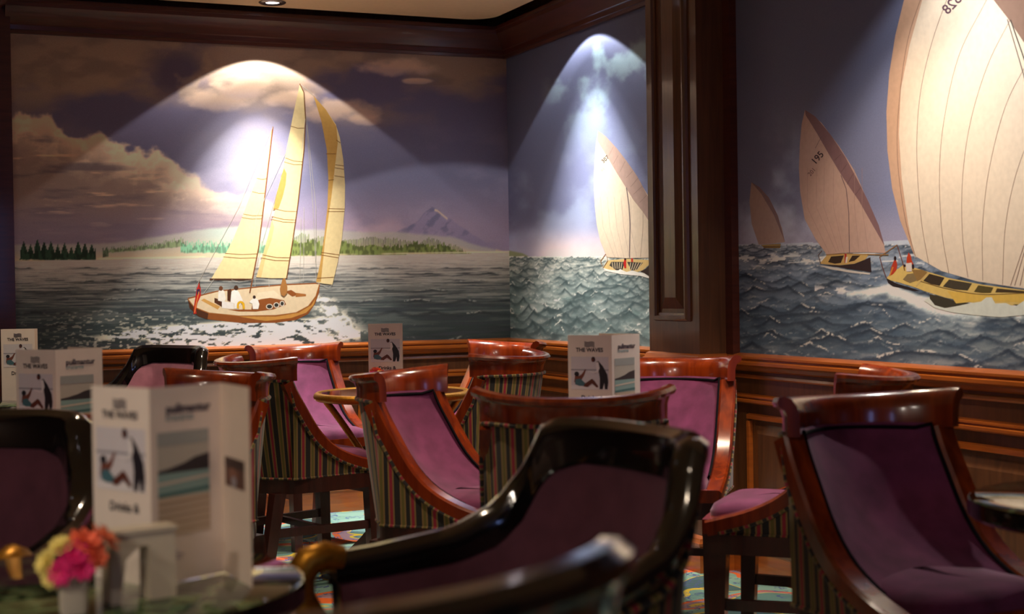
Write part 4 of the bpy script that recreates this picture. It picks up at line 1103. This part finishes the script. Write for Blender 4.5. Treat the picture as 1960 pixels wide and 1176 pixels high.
# ================================================================== tables
def make_table(R, gilt=False):
    root = empty('round_table')
    zt = 0.63
    if gilt:
        MB().lathe([(0.0005, zt), (R - 0.014, zt), (R - 0.012, zt - 0.006), (R - 0.012, zt - 0.028), (0.0005, zt - 0.03)], 48).build('table_top', M_BLACK, root)
        MB().tube([(R * math.cos(2 * math.pi * k / 48), R * math.sin(2 * math.pi * k / 48), zt - 0.012) for k in range(48)], 0.0155, 10, loop=True).build('rim', M_GOLD, root, angle=1.2)
        for k in range(4):
            t = math.pi / 4 + k * math.pi / 2 + 2.2
            pts = [(r * math.cos(t), r * math.sin(t), z) for r, z in ((R - 0.03, zt - 0.03), (R - 0.06, zt - 0.07), (R - 0.12, zt - 0.16), (0.085, zt - 0.27), (0.065, zt - 0.36), (0.06, zt - 0.42))]
            MB().tube(catmull(pts, 14), 0.012, 8).build('bracket', M_GOLD, root, angle=1.2)
    else:
        MB().lathe([(0.0005, zt), (R - 0.006, zt), (R, zt - 0.004)], 56).build('table_top', M_MARBLE, root)
        MB().lathe([(0.0005, zt - 0.0045), (R + 0.001, zt - 0.0045), (R + 0.003, zt - 0.012), (R + 0.003, zt - 0.030), (R - 0.004, zt - 0.036), (0.0005, zt - 0.036)], 56).build('rim', M_BLACK, root)
    MB().lathe([(0.0005, 0.05), (0.055, 0.05), (0.055, 0.09), (0.035, 0.12), (0.030, 0.3), (0.034, 0.5), (0.05, 0.57), (0.08, zt - 0.034), (0.0005, zt - 0.034)], 24).build('pedestal', M_LEG, root)
    for k in range(4):
        t = math.pi / 4 + k * math.pi / 2
        c, s = math.cos(t), math.sin(t)
        rings = []
        for r, z, w, h in ((0.03, 0.14, 0.014, 0.05), (0.08, 0.115, 0.014, 0.045), (0.14, 0.06, 0.014, 0.035), (0.19, 0.025, 0.014, 0.025), (0.215, 0.012, 0.014, 0.012)):
            rings.append([(r * c - s * w * a, r * s + c * w * a, z + h * b) for a, b in ((-1, -1), (1, -1), (1, 1), (-1, 1))])
        MB().rings(rings).build('foot', M_LEG, root)
    return root
tbl = make_table(0.26)
gilt = make_table(0.27, True)
tbl2 = make_table(0.225)
TABLES = [
    (tbl, -0.535, 1.87, 'green marble table with black rim at bottom left, carrying the nearest menu card'),
    (gilt, -0.435, 5.29, 'round black table with gilded rim and curved brass bracket'),
    (tbl2, 0.17, 3.76, 'round table hidden behind the striped back of the centre chair'),
    (None, -1.0, 3.42, 'round table at the left edge under the second nearest menu card'),
    (None, -1.86, 5.08, 'round table far left under the farthest left menu card'),
    (None, 1.035, 2.46, 'green marble table mirroring the painted waves at the right edge'),
]
for src, x, y, lab in TABLES:
    o = src or copy_tree(tbl)
    o.location = (x, y, 0); o.rotation_euler = (0, 0, 0.3)
    tag(o, lab, 'table', 'round lounge tables')

# ================================================================== menu cards
PWID, PHGT = 0.117, 0.25
def ink(rgb): return plain('ink_%d_%d_%d' % rgb, rgb, 0.55, mottle=0.01)
def flat(mb, poly, lay, mi=0):                         # polygon printed on a panel: x right, z up
    mb.add([(x, -0.0008 - lay * 0.00025, z) for x, z in poly], [tuple(range(len(poly)))], mi)
def rect(x0, x1, z0, z1): return [(x0, z0), (x1, z0), (x1, z1), (x0, z1)]
def ell(cx, cz, rx, rz, n=14, rot=0):
    return [(cx + rx * math.cos(t) * math.cos(rot) - rz * math.sin(t) * math.sin(rot), cz + rx * math.cos(t) * math.sin(rot) + rz * math.sin(t) * math.cos(rot)) for t in [2 * math.pi * k / n for k in range(n)]]
def lettering(name, body, size, cx, cz, rgb, parent, bold=0.0):
    v, f = text_mesh(body, size, bold)
    mb = MB(); mb.add([(cx + x, -0.0012, cz + y) for x, y in v], f)
    return mb.build(name, ink(rgb), parent, smooth=False)
def panel_mesh(parent, name='panel', mat=None):
    return MB().box(0, PWID, -0.0005, 0.0005, 0, PHGT).build(name, mat or M_PAPER, parent, smooth=False)
def front_print(p):
    W, H = PWID, PHGT
    mb = MB(); cx = W * 0.5
    for k in range(4):
        zc = H * 0.932 - k * 0.0034
        xs = [cx - 0.0135 + 0.027 * i / 14 for i in range(15)]
        wv = lambda x: 0.0009 * math.sin((x - cx) / 0.027 * 2 * math.pi * 1.5)
        poly = [(x, zc + wv(x) - 0.0010) for x in xs] + [(x, zc + wv(x) + 0.0010) for x in xs[::-1]]
        flat(mb, poly, 1)
    mb.build('wave_logo', ink((62, 56, 66)), p, smooth=False)
    lettering('title_lettering', 'THE WAVES', 0.0135, cx, H * 0.855, (40, 34, 44), p, 0.0004)
    cols = [(214, 208, 214), (158, 156, 166), (34, 28, 38), (96, 48, 38), (70, 110, 122), (232, 226, 228), (120, 66, 52)]
    mb = MB(); x0, x1, z0, z1 = W * 0.07, W * 0.93, H * 0.47, H * 0.79
    flat(mb, rect(x0, x1, z0, z1), 0, 0)
    flat(mb, rect(x0, x1, H * 0.655, H * 0.668), 1, 1)
    flat(mb, rect(x0, x1, z0, H * 0.51), 1, 5)
    # waiter bending down with a glass
    flat(mb, [(W * .64, H * .735), (W * .70, H * .75), (W * .80, H * .70), (W * .90, H * .62), (W * .92, H * .55), (W * .90, H * .475), (W * .84, H * .475), (W * .83, H * .54), (W * .79, H * .475), (W * .72, H * .475), (W * .73, H * .58), (W * .70, H * .66)], 2, 2)
    flat(mb, [(W * .64, H * .735), (W * .70, H * .74), (W * .73, H * .68), (W * .68, H * .63), (W * .58, H * .645), (W * .46, H * .655), (W * .46, H * .645), (W * .60, H * .628), (W * .655, H * .66)], 3, 5)
    flat(mb, ell(W * .585, H * .765, W * .045, H * .026), 3, 2)
    flat(mb, ell(W * .575, H * .758, W * .03, H * .018), 4, 3)
    # reclining guest lifting an arm
    flat(mb, ell(W * .20, H * .62, W * .055, H * .024), 3, 2)
    flat(mb, [(W * .16, H * .60), (W * .25, H * .60), (W * .32, H * .62), (W * .40, H * .67), (W * .42, H * .665), (W * .36, H * .60), (W * .30, H * .56), (W * .22, H * .52), (W * .14, H * .54)], 3, 6)
    flat(mb, [(W * .17, H * .565), (W * .28, H * .575), (W * .40, H * .53), (W * .42, H * .505), (W * .25, H * .505), (W * .16, H * .52)], 4, 4)
    flat(mb, [(W * .38, H * .525), (W * .55, H * .575), (W * .60, H * .56), (W * .70, H * .50), (W * .66, H * .49), (W * .55, H * .53), (W * .45, H * .495), (W * .36, H * .50)], 5, 3)
    mb.build('beach_picture', [ink(c) for c in cols], p, smooth=False)
    lettering('drinks_lettering', 'Drinks &', 0.0165, cx + W * 0.05, H * 0.385, (36, 30, 42), p, 0.0004)
def middle_print(p):
    W, H = PWID, PHGT
    lettering('cruise_lettering', 'pullmantur', 0.0165, W * 0.52, H * 0.885, (44, 36, 62), p, 0.0005)
    lettering('cruise_lettering', 'cruceros', 0.0125, W * 0.40, H * 0.842, (92, 142, 150), p, 0.0001)
    cols = [(196, 190, 176), (168, 172, 168), (60, 54, 58), (146, 178, 172), (84, 126, 124), (204, 184, 160), (184, 160, 134), (220, 208, 190)]
    mb = MB(); x0, x1 = W * 0.09, W * 0.80
    flat(mb, rect(x0, x1, H * 0.24, H * 0.77), 0, 0)
    flat(mb, rect(x0, x1, H * 0.70, H * 0.77), 1, 1)
    flat(mb, [(x0, H * 0.56), (x1, H * 0.56), (x1, H * 0.645), (W * .6, H * .63), (W * .45, H * .605), (W * .25, H * .585), (x0, H * .575)], 1, 2)
    flat(mb, rect(x0, x1, H * 0.44, H * 0.56), 1, 3)
    flat(mb, [(x0, H * .50), (x1, H * .52), (x1, H * .535), (x0, H * .515)], 2, 7)
    flat(mb, [(x0, H * .44), (x1, H * .455), (x1, H * .475), (x0, H * .46)], 2, 4)
    flat(mb, rect(x0, x1, H * 0.24, H * 0.44), 1, 5)
    for k in range(5): flat(mb, [(x0, H * (.26 + .035 * k)), (x1, H * (.27 + .035 * k)), (x1, H * (.28 + .035 * k)), (x0, H * (.275 + .035 * k))], 2, 6)
    mb.build('seaside_picture', [ink(c) for c in cols], p, smooth=False)
    mb = MB()
    for k, wd in enumerate((0.26, 0.34, 0.30)): flat(mb, rect(W * .09, W * (.09 + wd), H * (.155 - .017 * k), H * (.161 - .017 * k)), 1)
    mb.build('address_lines', ink((150, 140, 160)), p, smooth=False)
def reverse_print(p):
    W, H = PWID, PHGT
    cols = [(92, 58, 48), (128, 84, 66), (58, 38, 36), (150, 140, 146)]
    mb = MB()
    flat(mb, rect(W * .12, W * .82, H * .47, H * .62), 0, 0)
    flat(mb, rect(W * .12, W * .82, H * .57, H * .62), 1, 2)
    flat(mb, ell(W * .42, H * .535, W * .16, H * .035), 1, 1)
    flat(mb, ell(W * .45, H * .50, W * .09, H * .03), 2, 3)
    mb.build('small_picture', [ink(c) for c in cols], p, smooth=False)
def make_card(angles):
    root = empty('menu_card')
    x = y = 0.0
    prints = (front_print, middle_print, reverse_print)
    for k, a in enumerate(angles):
        p = panel_mesh(root, 'panel', M_PAPERB if k == 2 else M_PAPER)
        p.location = (x, y, 0); p.rotation_euler = (0, 0, math.radians(a))
        prints[k](p)
        x += PWID * math.cos(math.radians(a)); y += PWID * math.sin(math.radians(a))
    return root
TZ = 0.6305
card_a = make_card((-38, 52, -62))
card_b = make_card((0, 172, 8))
CARDS = [
    (card_a, -0.548, 1.905, 0, 'large blurred folded menu card standing on the nearest green table'),
    (card_b, -0.50, 5.08, 0, 'small menu card standing upright on the gilt-rimmed table'),
    (None, 0.136, 3.60, 0, 'folded menu card above the crest of the centre chair'),
    (None, -1.085, 3.20, 0, 'folded menu card at the left edge behind the black armchair'),
    (None, -1.78, 5.10, 0, 'farthest menu card, against the dark lower left of the mural'),
]
for i, (src, x, y, a, lab) in enumerate(CARDS):
    if src: o = src
    elif i == 4: o = copy_tree(card_b)
    else: o = make_card((-28, 50, 145))
    o.location = (x, y, TZ); o.rotation_euler = (0, 0, math.radians(a))
    tag(o, lab, 'menu', 'folded bar menus')

# ================================================================== flowers, vases, stands
def blossom(mb, c, r, axis):
    ax = Vector(axis).normalized(); c0 = Vector(c)
    e1 = ax.cross(Vector((0.31, 0.17, 0.93))).normalized(); e2 = ax.cross(e1)
    for ring, (cnt, rr, lift) in enumerate(((8, 1.0, 0.10), (7, 0.8, 0.55), (5, 0.5, 1.2))):
        for k in range(cnt):
            t = 2 * math.pi * k / cnt + ring * 0.5
            d = (e1 * math.cos(t) + e2 * math.sin(t) + ax * lift).normalized()
            s = ax.cross(d).normalized(); n_ = d.cross(s); L = r * rr
            pts = [c0, c0 + d * L * 0.5 + s * L * 0.40, c0 + d * L * 0.95 + s * L * 0.22 - n_ * L * 0.12, c0 + d * L * 1.05, c0 + d * L * 0.95 - s * L * 0.22 - n_ * L * 0.12, c0 + d * L * 0.5 - s * L * 0.40, c0 + d * L * 0.55 - n_ * L * 0.14]
            mb.add(pts, [(0, 1, 6), (1, 2, 6), (2, 3, 6), (3, 4, 6), (4, 5, 6), (5, 0, 6)])
FLOWER = [(236, 44, 128), (250, 120, 84), (214, 30, 110), (232, 214, 120), (196, 40, 140), (246, 150, 110)]
def make_vase():
    root = empty('flower_vase')
    rings = []
    for w, z in ((0.016, 0.0), (0.018, 0.004), (0.0195, 0.06), (0.021, 0.066), (0.018, 0.066), (0.016, 0.02)):
        rings.append([(x, y, z) for x, y in round_rect(-w, w, w, w, 0.005, 3)])
    MB().rings(rings).build('vase', M_WHITE, root)
    rnd = random.Random(5)
    spots = [(-0.036, -0.010, 0.074, 0.019, 3), (-0.030, -0.024, 0.056, 0.016, 3), (-0.018, -0.032, 0.062, 0.018, 0), (0.002, -0.024, 0.084, 0.024, 2), (0.018, -0.010, 0.098, 0.026, 1), (0.044, 0.004, 0.100, 0.025, 5),
             (-0.010, 0.010, 0.092, 0.022, 4), (-0.016, -0.012, 0.096, 0.018, 3), (0.012, -0.034, 0.066, 0.017, 0), (0.030, -0.022, 0.080, 0.019, 1), (0.026, 0.020, 0.090, 0.02, 0)]
    for x, y, z, r, ci in spots:
        mb = MB(); blossom(mb, (x, y, z), r, (x * 1.2, y * 1.2 - 0.012, (z - 0.055) * 1.1))
        mb.build('blossom', plain('petal_%d' % ci, FLOWER[ci], 0.6, mottle=0.1), root, smooth=False)
        MB().tube([(x * 0.3, y * 0.3, 0.03), (x * 0.8, y * 0.8, z * 0.8), (x, y, z)], 0.0015, 5).build('stem', plain('stem_green', (70, 104, 44), 0.6), root)
    for k in range(6):
        t = k * 1.05; r = 0.03
        mb = MB(); c, s = math.cos(t), math.sin(t)
        mb.add([(0.008 * c, 0.008 * s, 0.062), (0.02 * c - 0.008 * s, 0.02 * s + 0.008 * c, 0.078), (r * c, r * s, 0.078), (0.02 * c + 0.008 * s, 0.02 * s - 0.008 * c, 0.078)], [(0, 1, 2, 3)])
        mb.build('leaf', plain('leaf_green', (96, 128, 52), 0.6), root, smooth=False)
    return root
vase = make_vase()
VASES = [(-0.512, 1.69, 20, 'white vase of pink and orange flowers on the nearest green table'),
         (-0.465, 5.03, 100, 'small pink flowers in front of the card on the gilt-rimmed table'),
         (-1.06, 3.10, 40, 'pink flowers at the left edge below the second menu card')]
for i, (x, y, a, lab) in enumerate(VASES):
    o = vase if i == 0 else copy_tree(vase)
    o.location = (x, y, TZ); o.rotation_euler = (0, 0, math.radians(a)); o.scale = (0.85, 0.85, 0.85)
    tag(o, lab, 'flower vase', 'little flower vases')
def make_stand():
    root = empty('bar_snack_stand')
    w, h, d, t = 0.082, 0.082, 0.03, 0.011
    outer = [(0, 0), (0, h), (w, h), (w, 0), (w - 0.034, 0), (w - 0.034, h - 0.016), (w - 0.046, h - 0.016), (t * 1.7, h - 0.03), (t, 0)]
    mb = MB(); mb.rings([[(x, -d / 2, z) for x, z in outer], [(x, d / 2, z) for x, z in outer]])
    mb.build('arched_body', M_WHITE, root, smooth=False)
    MB().box(-0.002, w + 0.002, -d / 2 - 0.002, d / 2 + 0.002, h, h + 0.005).build('cap', M_WHITE, root, smooth=False)
    return root
st = make_stand(); st.location = (-0.487, 1.74, TZ); st.rotation_euler = (0, 0, math.radians(38))
tag(st, 'cream arch-shaped plastic stand beside the flowers on the nearest table', 'table stand')
st2 = copy_tree(st); st2.location = (-0.99, 3.08, TZ); st2.rotation_euler = (0, 0, 0.2)
tag(st2, 'cream plastic stand at the left edge below the second menu card', 'table stand')
